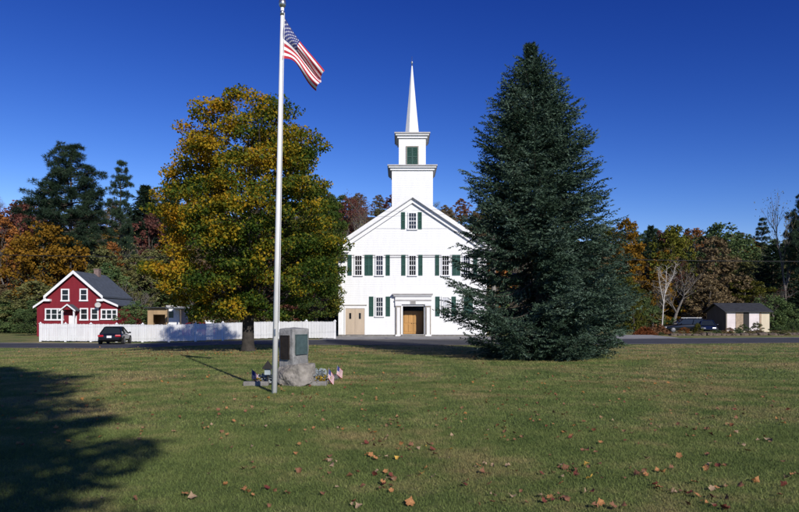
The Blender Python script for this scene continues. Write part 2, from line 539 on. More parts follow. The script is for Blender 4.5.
def broad_tree_mesh(seed, h=10.0, w=3.3, z0f=0.22, nclump=60, per=90, leaf=0.30, shape=1.0, limbs=14):
    """(trunk mesh, crown mesh) of a broadleaf tree of height h, crown radius w"""
    rng = np.random.default_rng(seed)
    ph = rng.uniform(0, 6.28, 6)
    z0, z1 = h * z0f, h * 0.97

    def rad(z, az):
        t = (z - z0) / (z1 - z0)
        base = math.sin(PI * clamp(t ** (0.75 / shape), 0.02, 1)) ** 0.6
        b = 1 + 0.20 * math.sin(2 * az + ph[0] + 4 * t) + 0.14 * math.sin(3 * az + ph[1] - 7 * t) + 0.08 * math.sin(5 * az + ph[2] + 11 * t)
        return w * base * b * 0.92

    cs = crown_clumps(nclump, rad, z0, z1, rng, 0.3)
    rs = rng.uniform(0.08, 0.20, len(cs)) * w
    per_ = np.maximum(8, (per * (rs / rs.mean()) ** 2).astype(int))
    v, f = clumps_to_leaves(cs, rs, per_, leaf, rng)
    crown = mesh_np('crown', v, f, [MT['f_olive']])
    mb = MB()
    lean = rng.normal(size=2) * 0.03 * h
    top = (lean[0], lean[1], h * 0.8)
    mb.tube([(0, 0, -0.3), (0, 0, 0.15 * h), (lean[0] * .4, lean[1] * .4, .45 * h), top], [0.028 * h, 0.02 * h, 0.013 * h, 0.004 * h], 7)
    for c in cs[:limbs]:
        zz = max(0.15 * h, c[2] - 0.25 * h * rng.uniform(0.6, 1.3))
        t = clamp(zz / (h * 0.8))
        limb(mb, (lean[0] * t, lean[1] * t, zz), c, 0.009 * h * (1.1 - t), 0.002 * h, rng, 4)
    return mb.mesh('trunk', MT['bark'], True), crown


def bare_tree_mesh(seed, h=10.0, spread=0.5, levels=4, leaf_n=350, leaf=0.15, twigs=True):
    """leafless tree: forking limbs down to twigs, and the few leaves still on"""
    rng = np.random.default_rng(seed)
    mb = MB()
    tips = []

    def grow(p, d, L, r, lev):
        seg = 3
        pts, rad = [p], [r]
        for i in range(seg):
            d = Vector((d.x + rng.normal() * .12, d.y + rng.normal() * .12, d.z + rng.normal() * .06 + 0.05)).normalized()
            p = p + d * (L / seg)
            pts.append(p); rad.append(r * (1 - 0.45 * (i + 1) / seg))
        mb.tube(pts, rad, 5 if lev > 1 else 3, 0, False)
        if lev == 0:
            tips.append(p)
            return
        k = int(rng.integers(3, 5)) if lev > 1 else int(rng.integers(3, 6))
        for j in range(k):
            q = pts[-1] if j == 0 else pts[int(rng.integers(1, len(pts)))]
            az = rng.uniform(0, 2 * PI)
            side = Vector((math.cos(az), math.sin(az), 0.25))
            nd = (d * (0.95 if j == 0 else 0.65) + side * spread * (0.5 if j == 0 else 1)).normalized()
            grow(q, nd, L * rng.uniform(0.55, 0.8), max(0.012, r * 0.52), lev - 1)

    mb.tube([(0, 0, -0.3), (0, 0, h * 0.18)], [h * .022, h * .018], 7, 0, False)
    grow(Vector((0, 0, h * 0.18)), Vector((0, 0, 1)), h * 0.33, h * 0.018, levels)
    trunk = mb.mesh('trunk', MT['bark_pale'], True)
    tips = np.array([tuple(t) for t in tips])
    idx = rng.integers(0, len(tips), leaf_n)
    pos = tips[idx] + rng.normal(size=(leaf_n, 3)) * 0.03 * h
    v, f = leaf_quads(pos, leaf, rng)
    return trunk, mesh_np('crown', v, f, [MT['f_brown']])


def needles(nodes, dirs, length, width, rng, k=3, spread=0.62):
    """k thin needle tufts at every node, leaning forward along the twig"""
    n = len(nodes)
    nodes = np.repeat(nodes, k, 0); dirs = np.repeat(dirs, k, 0)
    r = rng.normal(size=(n * k, 3))
    r = unit(r - dirs * (r * dirs).sum(1, keepdims=True))
    d = unit(dirs + r * spread * rng.uniform(0.7, 1.5, (n * k, 1)))
    side = unit(np.cross(d, rng.normal(size=(n * k, 3))))
    L = length * rng.uniform(0.7, 1.25, (n * k, 1))
    v = np.empty((n * k, 3, 3))
    v[:, 0] = nodes + side * width * 0.5
    v[:, 1] = nodes - side * width * 0.5
    v[:, 2] = nodes + d * L
    return v.reshape(-1, 3), np.arange(n * k * 3).reshape(-1, 3)


def interp(tab, z):
    if z <= tab[0][0]:
        return tab[0][1]
    for (a, ra), (b, rb) in zip(tab, tab[1:]):
        if a <= z <= b:
            return ra + (rb - ra) * (z - a) / (b - a)
    return tab[-1][1]


def spruce_meshes(seed, prof, h, top_dx, nlev=34, per=15, dens=0.075, nl=0.12, nw=0.046, lvar=(0.90, 1.04), zj=0.045, mat_='f_spruce'):
    """prof: (z, radius). Whorls of branches with side twigs, every twig set with needles"""
    rng = np.random.default_rng(seed)
    nod, dr = [], []
    wood = MB()
    wood.tube([(0, 0, -0.2), (top_dx * .3, 0, h * .3), (top_dx * .65, 0, h * .65), (top_dx, 0, h)], [0.19, 0.14, 0.08, 0.012], 9)
    zs = (1 - (1 - np.linspace(0.0, 1.0, nlev)) ** 1.12) * 0.972 * h + 0.016 * h
    # main whorls, and shorter boughs half way between them
    tiers = [(z, 1.0) for z in zs] + [((a + b) / 2, 0.62) for a, b in zip(zs, zs[1:])]
    for z, part in tiers:
        R = interp(prof, z)
        k = (per if part == 1.0 else per * 2 // 3) if R > 1.0 else max(6, int(per * (0.55 + 0.45 * R)))
        a0 = rng.uniform(0, 6.28)
        for j in range(k):
            az = a0 + 2 * PI * j / k + rng.normal() * 0.2
            west = mat_ == 'f_spruce' and h > 12 and 1.0 < z < 4.6 and math.cos(az) < -0.1
            if west and rng.uniform() < (.5 if part == 1.0 else .8):
                continue      # thin, open boughs low on the side towards the church
            b0z = max(0.05, z + rng.normal() * zj)
            bump = 1 + 0.22 * mnoise.noise(Vector((math.cos(az) * R * 1.3 + seed, math.sin(az) * R * 1.3, z * 1.5)))
            L = R * bump * rng.uniform(*lvar) * part
            L = max(0.15, L)
            t0 = z / h
            pitch = -0.06 + 0.34 * t0 ** 1.2 + rng.normal() * 0.08 - 0.16 * ss(.12, .3, t0) * (1 - ss(.4, .7, t0))   # low branches hang, high ones rise
            b0 = Vector((top_dx * t0, 0, b0z))
            hd = Vector((math.cos(az), math.sin(az), 0))
            pts = []
            nseg = 8
            for i in range(nseg + 1):
                t = i / nseg
                zz = math.tan(pitch) * L * t + 0.13 * L * t * t * (1.0 - 0.4 * t0) - 0.10 * L * math.sin(PI * t)
                pts.append(b0 + hd * (L * t) + Vector((0, 0, zz)))
            if L > 0.7:
                wood.tube(pts[:-1], [0.026 * (1 - i / nseg) * min(1.3, L / 2) + 0.004 for i in range(nseg)], 4, 0, False)
            # twigs
            m = max(4, int(L * 0.85 / 0.135))
            for q in range(m + 1):
                t = 0.15 + 0.85 * (q / m) ** 0.8
                fi = t * nseg
                i0 = min(nseg - 1, int(fi))
                p = pts[i0].lerp(pts[i0 + 1], fi - i0)
                fd = (pts[i0 + 1] - pts[i0]).normalized()
                sd = Vector((-hd.y, hd.x, 0))
                for s in ((-1, 1) if q < m else (0,)):
                    tl = (0.34 * L * max(0.0, 1.08 - t) ** 0.8 + 0.30 * min(1.0, L)) * rng.uniform(0.7, 1.2)
                    tl = min(tl, 0.85)
                    d = (fd * (0.75 if s else 1) + sd * s * 0.8 + Vector((0, 0, rng.normal() * .16 - 0.26))).normalized()
                    nn = max(2, int(tl / dens))
                    for e in range(nn):
                        u = (e + rng.uniform(0, .6)) / nn
                        nod.append(p + d * (tl * u) + Vector((0, 0, -0.08 * tl * u + 0.10 * tl * u * u)))
                        dr.append(d)
    v, f = needles(np.array([tuple(p) for p in nod]), np.array([tuple(p) for p in dr]), nl, nw, rng)
    return wood.mesh('trunk', MT['bark'], True), mesh_np('crown', v, f, [MT[mat_]])


def pine_meshes(seed, h=20.0, prof=None, z0=0.30, levels=17, per=6, puff=0.62, tuft=70, nl=0.34, nw=0.05, tops=1):
    rng = np.random.default_rng(seed)
    wood = MB()
    wood.tube([(0, 0, -0.4), (0.1, 0, h * .35), (-0.1, 0.1, h * .7), (0, 0, h)], [h * .016, h * .013, h * .008, 0.02], 8)
    prof = prof or [(0.28, 0.10), (0.4, 0.21), (0.55, 0.25), (0.7, 0.20), (0.85, 0.13), (0.95, 0.08), (1.0, 0.03)]
    cs, rs, up = [], [], []
    for li in range(levels):
        t = z0 + (0.99 - z0) * (li / (levels - 1))
        R = interp(prof, t) * h
        a0 = rng.uniform(0, 6.28)
        for j in range(per):
            az = a0 + 2 * PI * j / per + rng.normal() * .25
            L = R * rng.uniform(0.55, 1.2)
            rise = L * rng.uniform(0.12, 0.42)
            a = Vector((0, 0, t * h))
            b = Vector((math.cos(az) * L, math.sin(az) * L, t * h + rise))
            limb(wood, a, b, 0.05 * h / 20 + 0.02 * L / 4, 0.015, rng, 4, -0.06, 4)
            m = max(2, int(L / (puff * 0.75)))
            for q in range(m):
                u = 0.35 + 0.65 * (q + 1) / m if L > 1.2 else 1.0
                p = a.lerp(b, u)
                cs.append((p.x + rng.normal() * puff * .6, p.y + rng.normal() * puff * .6, p.z + rng.normal() * puff * .22))
                rs.append(puff * rng.uniform(0.6, 1.15))
    cs.append((0, 0, h)); rs.append(puff)
    cs = np.array(cs); rs = np.array(rs)
    idx = np.repeat(np.arange(len(cs)), tuft)
    d = unit(rng.normal(size=(len(idx), 3)) + np.array([0, 0, 0.35]))
    base = cs[idx] + d * rs[idx][:, None] * rng.uniform(0.1, 0.75, (len(idx), 1)) * np.array([1, 1, 0.5])
    v, f = needles(base, d, nl, nw, rng, 2, 0.5)
    return wood.mesh('trunk', MT['bark'], True), mesh_np('crown', v, f, [MT['f_pine']])


def plant(name, meshes, loc, label, cat, scale=1.0, rz=None, crown_mat=None, group=None, rng=random, trunk_mat=None):
    rz = rng.uniform(0, 6.28) if rz is None else rz
    t = thing(name, loc, label, cat, group, rz, scale)
    tr = link('trunk', meshes[0], t)
    cr = link('crown', meshes[1], t)
    for ob, mm in ((cr, crown_mat), (tr, trunk_mat)):
        if mm is not None:
            ob.material_slots[0].link = 'OBJECT'
            ob.material_slots[0].material = mm
    return t


# ================================================================== SETTING
def ground_sheet(name, xs, ys, m):
    v = [(x, y, G(x, y)) for y in ys for x in xs]
    nx = len(xs)
    f = [(j * nx + i, j * nx + i + 1, (j + 1) * nx + i + 1, (j + 1) * nx + i) for j in range(len(ys) - 1) for i in range(nx - 1)]
    o = link(name, mesh_np(name, v, f, [m], True))
    return structure(o)


xs = sorted(set([-400, -250, -160, -110, -80, -65] + list(np.arange(-55, 56, 1.5)) + [65, 80, 110, 160, 250, 400]))
ys = sorted(set([-120, -60, -30, -15] + list(np.arange(-8, 81, 2.0))))
o = ground_sheet('ground', xs, ys, MT['lawn'])
xs2 = sorted(set(list(np.arange(-420, 421, 12.0))))
ys2 = sorted(set([80.0] + list(np.arange(84, 260, 8.0)) + [300, 400, 600, 900]))
o = ground_sheet('hillside', xs2, ys2, MT['forest_floor'])


def strip(name, near, far, m, dz, sub=6):
    """surface between two edge lines that lies on the terrain"""
    P = []
    n = []
    for (a, b, c, d) in zip(near, near[1:], far, far[1:]):
        seg = max(2, int(abs(b[0] - a[0]) / 1.5))
        for i in range(seg):
            t = i / seg
            n.append(((a[0] + (b[0] - a[0]) * t, a[1] + (b[1] - a[1]) * t), (c[0] + (d[0] - c[0]) * t, c[1] + (d[1] - c[1]) * t)))
    n.append((near[-1], far[-1]))
    v, f = [], []
    for (p, q) in n:
        for k in range(sub + 1):
            t = k / sub
            x, y = p[0] + (q[0] - p[0]) * t, p[1] + (q[1] - p[1]) * t
            v.append((x, y, G(x, y) + dz))
    w = sub + 1
    for i in range(len(n) - 1):
        for k in range(sub):
            f.append((i * w + k, (i + 1) * w + k, (i + 1) * w + k + 1, i * w + k + 1))
    return structure(link(name, mesh_np(name, v, f, [m], True)))


def spline(pts, n=8):
    out = []
    for i in range(len(pts) - 1):
        p0 = pts[max(0, i - 1)]; p1 = pts[i]; p2 = pts[i + 1]; p3 = pts[min(len(pts) - 1, i + 2)]
        for k in range(n):
            t = k / n
            out.append(tuple(0.5 * (2 * b + (c - a) * t + (2 * a - 5 * b + 4 * c - d) * t * t + (3 * b - a - 3 * c + d) * t ** 3) for a, b, c, d in zip(p0, p1, p2, p3)))
    out.append(pts[-1])
    return out


RN = spline([(-110, 46), (-60, 43.5), (-27, 41), (-14, 38.9), (-5, 37.0), (2, 36.6), (12, 37.6), (26, 40.2), (60, 46), (110, 55)])
RF = spline([(-110, 52), (-60, 49.6), (-27, 47.2), (-14, 45.4), (-5, 44.4), (2, 44.2), (12, 45.4), (26, 48.6), (60, 54.6), (110, 63.6)])
strip('road', RN, RF, MT['asphalt'], 0.030)
strip('road_shoulder', [(x, y) for x, y in RF], [(x, y + 0.9) for x, y in RF], MT['shoulder'], 0.026, 2)
strip('verge_gravel', [(x, y - 0.45) for x, y in RN], [(x, y) for x, y in RN], MT['shoulder'], 0.022, 2)
strip('forecourt', [(-5.9, 45.4), (9.5, 45.9)], [(-5.9, 53.7), (9.5, 53.7)], MT['gravel'], 0.034, 6)
strip('driveway', [(16.5, 47.0), (22.0, 48.6)], [(17.5, 58), (23.5, 58)], MT['gravel'], 0.034, 6)

# ================================================================== CHURCH
CD = 54.0
CX = X(412.5, CD)
cs_ = F / CD


def cx(px):
    return (px - 412.5) / cs_


def cz(py):
    return Z(py, CD)


church = thing('church', (CX, CD, 0), 'white clapboard church with green shutters, gabled front and tall pointed steeple', 'church')
HW = 6.42
ZE = cz(246.5)       # where the roof line meets the front corner
ZP = cz(197.2)
DEP = 19.0
slope = (ZP - ZE) / HW
ox0, ox1, oz0, oz1 = cx(402.8), cx(424.0), 0.18, cz(306.1)
RD = 1.4
mb = MB()
mb.poly([(-HW, 0, 0), (ox0, 0, 0), (ox0, 0, oz1), (-HW, 0, oz1)])
mb.poly([(ox1, 0, 0), (HW, 0, 0), (HW, 0, oz1), (ox1, 0, oz1)])
mb.poly([(-HW, 0, oz1), (ox0, 0, oz1), (ox1, 0, oz1), (HW, 0, oz1), (HW, 0, ZE), (0, 0, ZP), (-HW, 0, ZE)])
mb.poly([(ox0, 0, 0), (ox1, 0, 0), (ox1, 0, oz0), (ox0, 0, oz0)])
mb.poly([(-HW, 0, 0), (-HW, 0, ZE), (-HW, DEP, ZE), (-HW, DEP, 0)])
mb.poly([(HW, 0, 0), (HW, DEP, 0), (HW, DEP, ZE), (HW, 0, ZE)])
mb.poly([(-HW, DEP, 0), (-HW, DEP, ZE), (0, DEP, ZP), (HW, DEP, ZE), (HW, DEP, 0)])
wall = mb.build('wall', MT['white_clap'], church)
# recessed entry
mb = MB()
mb.poly([(ox0, 0, oz0), (ox0, RD, oz0), (ox0, RD, oz1), (ox0, 0, oz1)])
mb.poly([(ox1, 0, oz0), (ox1, 0, oz1), (ox1, RD, oz1), (ox1, RD, oz0)])
mb.poly([(ox0, 0, oz1), (ox0, RD, oz1), (ox1, RD, oz1), (ox1, 0, oz1)])
mb.poly([(ox0, 0, oz0), (ox1, 0, oz0), (ox1, RD, oz0), (ox0, RD, oz0)])
mb.poly([(ox0, RD, oz0), (ox1, RD, oz0), (ox1, RD, oz1), (ox0, RD, oz1)])
mb.build('entry_recess', MT['recess'], church)
dd = MB()
w2 = (ox1 - ox0) / 2
for s, nm in ((0, 'door'), (1, 'door')):
    x0 = ox0 + 0.05 + s * (w2 - 0.045)
    x1 = x0 + w2 - 0.06
    zt = oz1 - 0.42
    d = MB()
    d.box(x0, x1, RD - 0.07, RD - 0.004, oz0 + 0.01, zt)
    for (a, b) in ((0.10, 0.42), (0.48, 0.94)):
        for (e, g) in ((0.12, 0.46), (0.54, 0.88)):
            d.box(x0 + (x1 - x0) * e, x0 + (x1 - x0) * g, RD - 0.105, RD - 0.068, oz0 + (zt - oz0) * a, oz0 + (zt - oz0) * b)
    dr_ = d.build('door', MT['wood_door'], church)
    k = MB(); hx = x1 - 0.09 if s == 0 else x0 + 0.09
    k.lathe([(0.012, 0), (0.03, 0.02), (0.03, 0.05), (0.0, 0.07)], (0, 0, 0), 10)
    k.build('handle', MT['alu'], dr_, (hx, RD - 0.105, 1.15), rot=(PI / 2, 0, 0), smooth=True)
tr = MB(); tr.box(ox0 + 0.04, ox1 - 0.04, RD - 0.06, RD - 0.003, oz1 - 0.36, oz1 - 0.05); tr.build('transom', MT['glass'], church)
# entrance surround
mb = MB()
for (a, b) in ((395.7, 401.2), (425.4, 430.9)):
    x0, x1 = cx(a), cx(b)
    p = MB()
    p.box(x0, x1, -0.16, -0.003, 0.05, cz(305.8), 1)
    p.box(x0 + 0.11, x1 - 0.11, -0.20, -0.163, 0.16, cz(307.5), 0)
    p.box(x0 - 0.03, x1 + 0.03, -0.22, -0.003, 0.02, 0.16, 0)
    p.box(x0 - 0.04, x1 + 0.04, -0.22, -0.003, cz(305.8), cz(304.4), 0)
    p.build('pilaster', [MT['trim'], MT['taupe']], church)
e = MB()
e.box(cx(395.2), cx(431.2), -0.20, -0.003, cz(304.3), cz(300.8), 0)
e.box(cx(394.8), cx(431.6), -0.26, -0.003, cz(300.8), cz(299.7), 1)
e.box(cx(395.2), cx(431.2), -0.22, -0.003, cz(299.6), cz(296.3), 0)
e.box(cx(393.6), cx(432.0), -0.36, -0.003, cz(296.2), cz(295.0), 0)
e.box(cx(392.4), cx(432.8), -0.46, -0.003, cz(294.9), cz(293.6), 1)
e.build('entablature', [MT['trim'], MT['lead']], church)
pl = MB(); pl.box(cx(410.2), cx(415.8), -0.24, -0.202, cz(303.9), cz(300.7), 1)
pl.box(cx(410.7), cx(415.3), -0.252, -0.241, cz(303.5), cz(301.1), 0)
pl.build('plaque', [MT['gravel'], MT['lead']], church)
th = MB(); th.box(cx(401.4), cx(425.2), -0.5, -0.01, 0.0, 0.17); th.build('threshold', MT['kerb'], church)
fo = MB(); fo.box(-HW - 0.03, cx(401.2), -0.06, -0.002, -0.05, 0.16); fo.box(cx(425.4), HW + 0.03, -0.06, -0.002, -0.05, 0.16)
fo.build('foundation', MT['kerb'], church)
# corner boards
for s in (-1, 1):
    c = MB(); c.box(s * HW - 0.02 - (0.30 if s > 0 else 0), s * HW + 0.02 + (0.30 if s < 0 else 0), -0.05, -0.003, 0.16, ZE - 0.55)
    c.build('corner_board', MT['trim'], church)
# roof: two slabs with overhang, rake boards in front
OV = 0.42
for s in (-1, 1):
    r = MB()
    xe = s * (HW + 0.42)
    ze = ZP - (HW + 0.42) * slope
    pts = [(0, ZP + 0.02), (0, ZP + 0.26), (xe, ze + 0.26), (xe, ze + 0.02)]
    if s < 0:
        pts = pts[::-1]
    r.prism(pts[::-1], -OV, DEP + 0.3)
    r.build('roof_slope', MT['slate'], church)
    k = MB()
    x1 = s * (HW + 0.42)
    for (t0, t1, y0, y1, m) in ((-0.52, 0.0, -0.20, -0.003, 0), (-0.10, 0.30, -OV - 0.06, -OV + 0.0, 0), (-0.13, -0.09, -OV + 0.004, -0.204, 0)):
        q = [(0, ZP + t0), (x1, ze + t0), (x1, ze + t1), (0, ZP + t1)]
        if s < 0:
            q = q[::-1]
        k.prism(q, y0, y1, m)
    k.build('rake_board', [MT['trim'], MT['lead']], church)
    # cornice return at the eave
    g = MB()
    a, b = sorted((s * (HW + 0.45), s * (HW - 1.05)))
    g.box(a, b, -0.40, -0.004, cz(249.6), cz(248.4), 0)
    g.box(a, b, -0.46, -0.004, cz(248.4), cz(247.9), 1)
    g.box(min(s * (HW + .1), s * (HW - .9)), max(s * (HW + .1), s * (HW - .9)), -0.2, -0.004, cz(252.5), cz(249.7), 0)
    g.build('cornice_return', [MT['trim'], MT['lead']], church)
# thin drip board across the gable
g = MB(); zb = cz(228.3); xb = (ZP - 0.56 - zb) / slope
g.box(-xb, xb, -0.035, -0.003, zb - 0.02, zb + 0.03); g.build('drip_board', MT['trim'], church)
g = MB(); g.box(-HW + .02, HW - .02, -0.05, -0.003, cz(255.6), cz(254.7)); g.build('belt_course', MT['lead'], church)


# windows
def window_mesh(w, h, cols=3, rows=4):
    fr = MB()
    t = 0.10
    fr.box(-w / 2, -w / 2 + t, -0.09, -0.003, 0, h); fr.box(w / 2 - t, w / 2, -0.09, -0.003, 0, h)
    fr.box(-w / 2 + t, w / 2 - t, -0.09, -0.003, h - t, h); fr.box(-w / 2 - 0.05, w / 2 + 0.05, -0.14, -0.003, -0.07, 0.03)
    gw, g0, g1 = w - 2 * t, 0.03, h - t
    for i in range(1, cols):
        x = -gw / 2 + gw * i / cols
        fr.box(x - 0.014, x + 0.014, -0.060, -0.045, g0, g1)
    for j in range(1, rows):
        z = g0 + (g1 - g0) * j / rows
        th_ = 0.03 if j == rows // 2 else 0.014
        fr.box(-gw / 2, gw / 2, -0.066, -0.052, z - th_, z + th_)
    pn = MB(); pn.box(-gw / 2 + .002, gw / 2 - .002, -0.044, -0.004, g0 + .002, g1 - .002)
    return fr.mesh('window', MT['trim']), pn.mesh('pane', MT['glass'])


def shutter_mesh(w, h):
    m = MB(); t = 0.06
    m.box(-w / 2, -w / 2 + t, -0.055, -0.003, 0, h); m.box(w / 2 - t, w / 2, -0.055, -0.003, 0, h)
    for z0, z1 in ((0, 0.09), (h * .5 - .04, h * .5 + .04), (h - 0.09, h)):
        m.box(-w / 2 + t, w / 2 - t, -0.054, -0.003, z0, z1)
    for a, b in ((0.09, h * .5 - .04), (h * .5 + .04, h - .09)):
        n = max(4, int((b - a) / 0.065))
        for k in range(n):
            z = a + (b - a) * (k + 0.5) / n
            m.add([(-w / 2 + t, -0.045, z - .028), (w / 2 - t, -0.045, z - .028), (w / 2 - t, -0.012, z + .028), (-w / 2 + t, -0.012, z + .028)], [(0, 1, 2, 3)])
    return m.mesh('shutter', MT['green'])


WH = cz(254.8) - cz(275.4)
WW = 0.74
win2, pane2 = window_mesh(WW, WH)
ins = 0.36
sh2 = shutter_mesh(ins, WH)
wing, paneg = window_mesh(0.80, cz(212.2) - cz(229.2))
shg = shutter_mesh(0.35, cz(212.2) - cz(229.2))
H1 = cz(296.5) - cz(316.2)
win1, pane1 = window_mesh(WW, H1)
sh1 = shutter_mesh(0.38, H1)


def place_window(px, py, wm, pm, pale_upper_pane=False):
    w = link('window', wm, church, (cx(px), 0, cz(py)))
    p = link('pane', pm, w)
    return w


def place_shutter(px, py, sm):
    link('shutter', sm, church, (cx(px), 0, cz(py)))


def zx(x):
    return 320 + x / 3.2


for sgn in (1, -1):
    mir = (lambda p: p) if sgn == 1 else (lambda p: 2 * 412.5 - p)
    for xw in (123, 190.5):
        place_window(mir(zx(xw)), 275.4, win2, pane2)
    for xs_ in (95, 149.5, 162.5, 217):
        place_shutter(mir(zx(xs_)), 275.4, sh2)
place_window(412.5, 275.4, win2, pane2)
for xs_ in (267, 321.5):
    place_shutter(zx(xs_), 275.4, sh2)
place_window(412.5, 229.2, wing, paneg)
for xs_ in (266, 319.5):
    place_shutter(zx(xs_), 229.2, shg)
place_window(zx(190.5), 316.2, win1, pane1)
w = place_window(zx(402), 316.2, win1, pane1)
c = MB(); c.box(-0.26, 0.26, -0.0465, -0.045, H1 * 0.52, H1 - 0.11); c.build('pale_upper_pane', MT['pale_upper_pane'], w)  # pale sheet over the upper half of this window
for xs_ in (164, 217.5, 376, 428, 467.5, 482):
    place_shutter(zx(xs_), 316.2, sh1)
# tan double door at the left with its white casing
x0, x1 = cx(345.3), cx(364.9)
d = MB()
d.box(x0 - .08, x0 + .02, -0.09, -0.003, 0.10, cz(305.6)); d.box(x1 - .02, x1 + .08, -0.09, -0.003, 0.10, cz(305.6))
d.box(x0 + .02, x1 - .02, -0.09, -0.003, cz(308.4), cz(305.6)); d.box(x0 - .16, x1 + .16, -0.14, -0.003, cz(305.5), cz(304.7), 1)
d.build('door_casing', [MT['trim'], MT['taupe']], church)
xm = (x0 + x1) / 2
for s in (-1, 1):
    a, b = (x0 + .022, xm - .008) if s < 0 else (xm + .008, x1 - .022)
    d = MB(); zt, zb_ = cz(308.5), 0.17
    d.box(a, b, -0.05, -0.003, zb_, zt)
    d.box(a + .12, b - .12, -0.064, -0.051, zb_ + .15, zb_ + .85)
    door = d.build('door', MT['tan_door'], church)
    g = MB(); xc = a + (b - a) * 0.5
    g.box(xc - .09, xc + .09, -0.062, -0.051, cz(318.9), cz(313.0)); g.build('pane', MT['glass'], door)
st = MB(); st.box(x0 - .25, x1 + .3, -0.75, -0.065, 0, 0.15); st.build('step', MT['kerb'], church)
# tower, belfry, spire
TY = 0.45
Rt = cx(433.2)
TYB = TY + 2 * Rt
t = MB()
t.box(-Rt, Rt, TY, TYB, ZP - 2.6, cz(169.2)); t.build('tower', MT['white_clap'], church)


def cornice(name, half, z0, z1, ov, ylo, yhi):
    c = MB()
    h = z1 - z0
    c.box(-half - ov * .35, half + ov * .35, ylo - ov * .35, yhi + ov * .35, z0, z0 + h * .45, 0)
    c.box(-half - ov * .75, half + ov * .75, ylo - ov * .75, yhi + ov * .75, z0 + h * .45, z0 + h * .75, 0)
    c.box(-half - ov, half + ov, ylo - ov, yhi + ov, z0 + h * .75, z1, 1)
    return c.build(name, [MT['trim'], MT['lead']], church)


cornice('cornice', Rt, cz(169.2), cz(164.2), 0.38, TY, TYB)
Rb = cx(426.2)
yc = (TY + TYB) / 2
belf = MB(); belf.box(-Rb, Rb, TY + .42, 2 * yc - TY - .42, cz(164.2), cz(135.5))
bw = belf.build('belfry', MT['white_clap'], church)
sb = shutter_mesh(0.47, cz(144.5) - cz(163.8))
for s in (-1, 1):
    link('louver', sb, bw, (s * 0.237, TY + .42, cz(163.8)))
fr = MB(); zt, zb_ = cz(144.4), cz(163.9)
fr.box(-.56, -.478, TY + .34, TY + .417, zb_, zt); fr.box(.478, .56, TY + .34, TY + .417, zb_, zt); fr.box(-.56, .56, TY + .34, TY + .417, zt, zt + .09)
fr.build('louver_casing', MT['taupe'], bw)
cornice('cornice', Rb, cz(135.5), cz(130.2), 0.38, TY + .42, 2 * yc - TY - .42)
sp = MB()
rb = cx(419.9)
n8 = 8
zb_, zt = cz(130.2), Z(66.0, CD + yc)
prof = [(rb * 1.0, zb_), (rb * .52, zb_ + (zt - zb_) * .5), (0.05, zt)]
vs = []
for r, z in prof:
    for k in range(n8):
        a = PI / 8 + k * PI / 4
        vs.append((r / math.cos(PI / 8) * math.cos(a), yc + r / math.cos(PI / 8) * math.sin(a), z))
fs = [(i * n8 + k, i * n8 + (k + 1) % n8, (i + 1) * n8 + (k + 1) % n8, (i + 1) * n8 + k) for i in range(2) for k in range(n8)] + [tuple(range(16, 24))]
sp.add(vs, fs)
spire = sp.build('spire', MT['white'], church)
fi = MB(); fi.lathe([(0.05, 0), (0.03, 0.2), (0.10, 0.3), (0.10, 0.36), (0.02, 0.48), (0.012, 0.9)], (0, yc, zt - .02), 10); fi.build('finial', MT['alu'], spire, smooth=True)

# ================================================================== FLAGPOLE, FLAG, MONUMENT
PD = 13.25
bx, by = X(274.2, PD), PD
ptop = Vector((X(282.4, PD) - bx, 0, Z(8.0, PD)))
fp = thing('flagpole', (bx, by, 0), 'tall white tapered flagpole with metal ball on the lawn', 'flagpole')
m = MB(); m.tube([(0, 0, -0.1), tuple(ptop * .5), tuple(ptop)], [0.060, 0.051, 0.036], 20); m.build('pole', MT['pole'], fp, smooth=True)
m = MB(); m.lathe([(0.05, -0.16), (0.05, -0.08), (0.03, -0.06), (0.022, 0.0), (0.055, 0.02), (0.075, 0.06), (0.08, 0.10), (0.07, 0.15), (0.04, 0.175), (0.0, 0.18)], tuple(ptop), 16)
m.build('ball', MT['alu'], fp, smooth=True)
m = MB(); m.tube([(ptop.x + .05, -.03, ptop.z - .12), (ptop.x * .2 + .075, -.045, 1.3)], 0.006, 5)
m.build('halyard', MT['white_cloth'], fp)
m = MB(); m.box(-.012, .012, -.09, -.06, -.07, .07); m.build('cleat', MT['alu'], fp, (ptop.x * .2, 0, 1.3))

# the flag: two edge curves in the plane of the picture at the pole's distance, folds in depth
def bez(P, t):
    P = [Vector(p) for p in P]
    while len(P) > 1:
        P = [a.lerp(b, t) for a, b in zip(P, P[1:])]
    return P[0]


def fpx(x, y):
    return (265 + x / 5.114, y / 5.114)


TOP = [fpx(96, 82), fpx(140, 160), fpx(190, 235), fpx(255, 300), fpx(297, 355)]
BOT = [fpx(90, 303), fpx(150, 300), fpx(178, 318), fpx(190, 400), fpx(262, 452)]


def flag_pt(u, v):
    """u along the fly, v from top to bottom"""
    a, b = bez(TOP, u), bez(BOT, u)
    p = a.lerp(b, v)
    amp = 0.015 + 0.075 * u ** 0.8
    y = amp * math.sin(2 * PI * (1.55 * v + 0.55 * u) + 0.6) + 0.05 * u * math.sin(7.5 * u + 2.2 * v)
    y += 0.12 * u
    # folds also shift the cloth sideways a little
    px = p.x + 1.3 * u * math.sin(2 * PI * 1.55 * v + 2.0)
    return Vector((X(px, PD), PD + y - 0.02, Z(p.y, PD)))


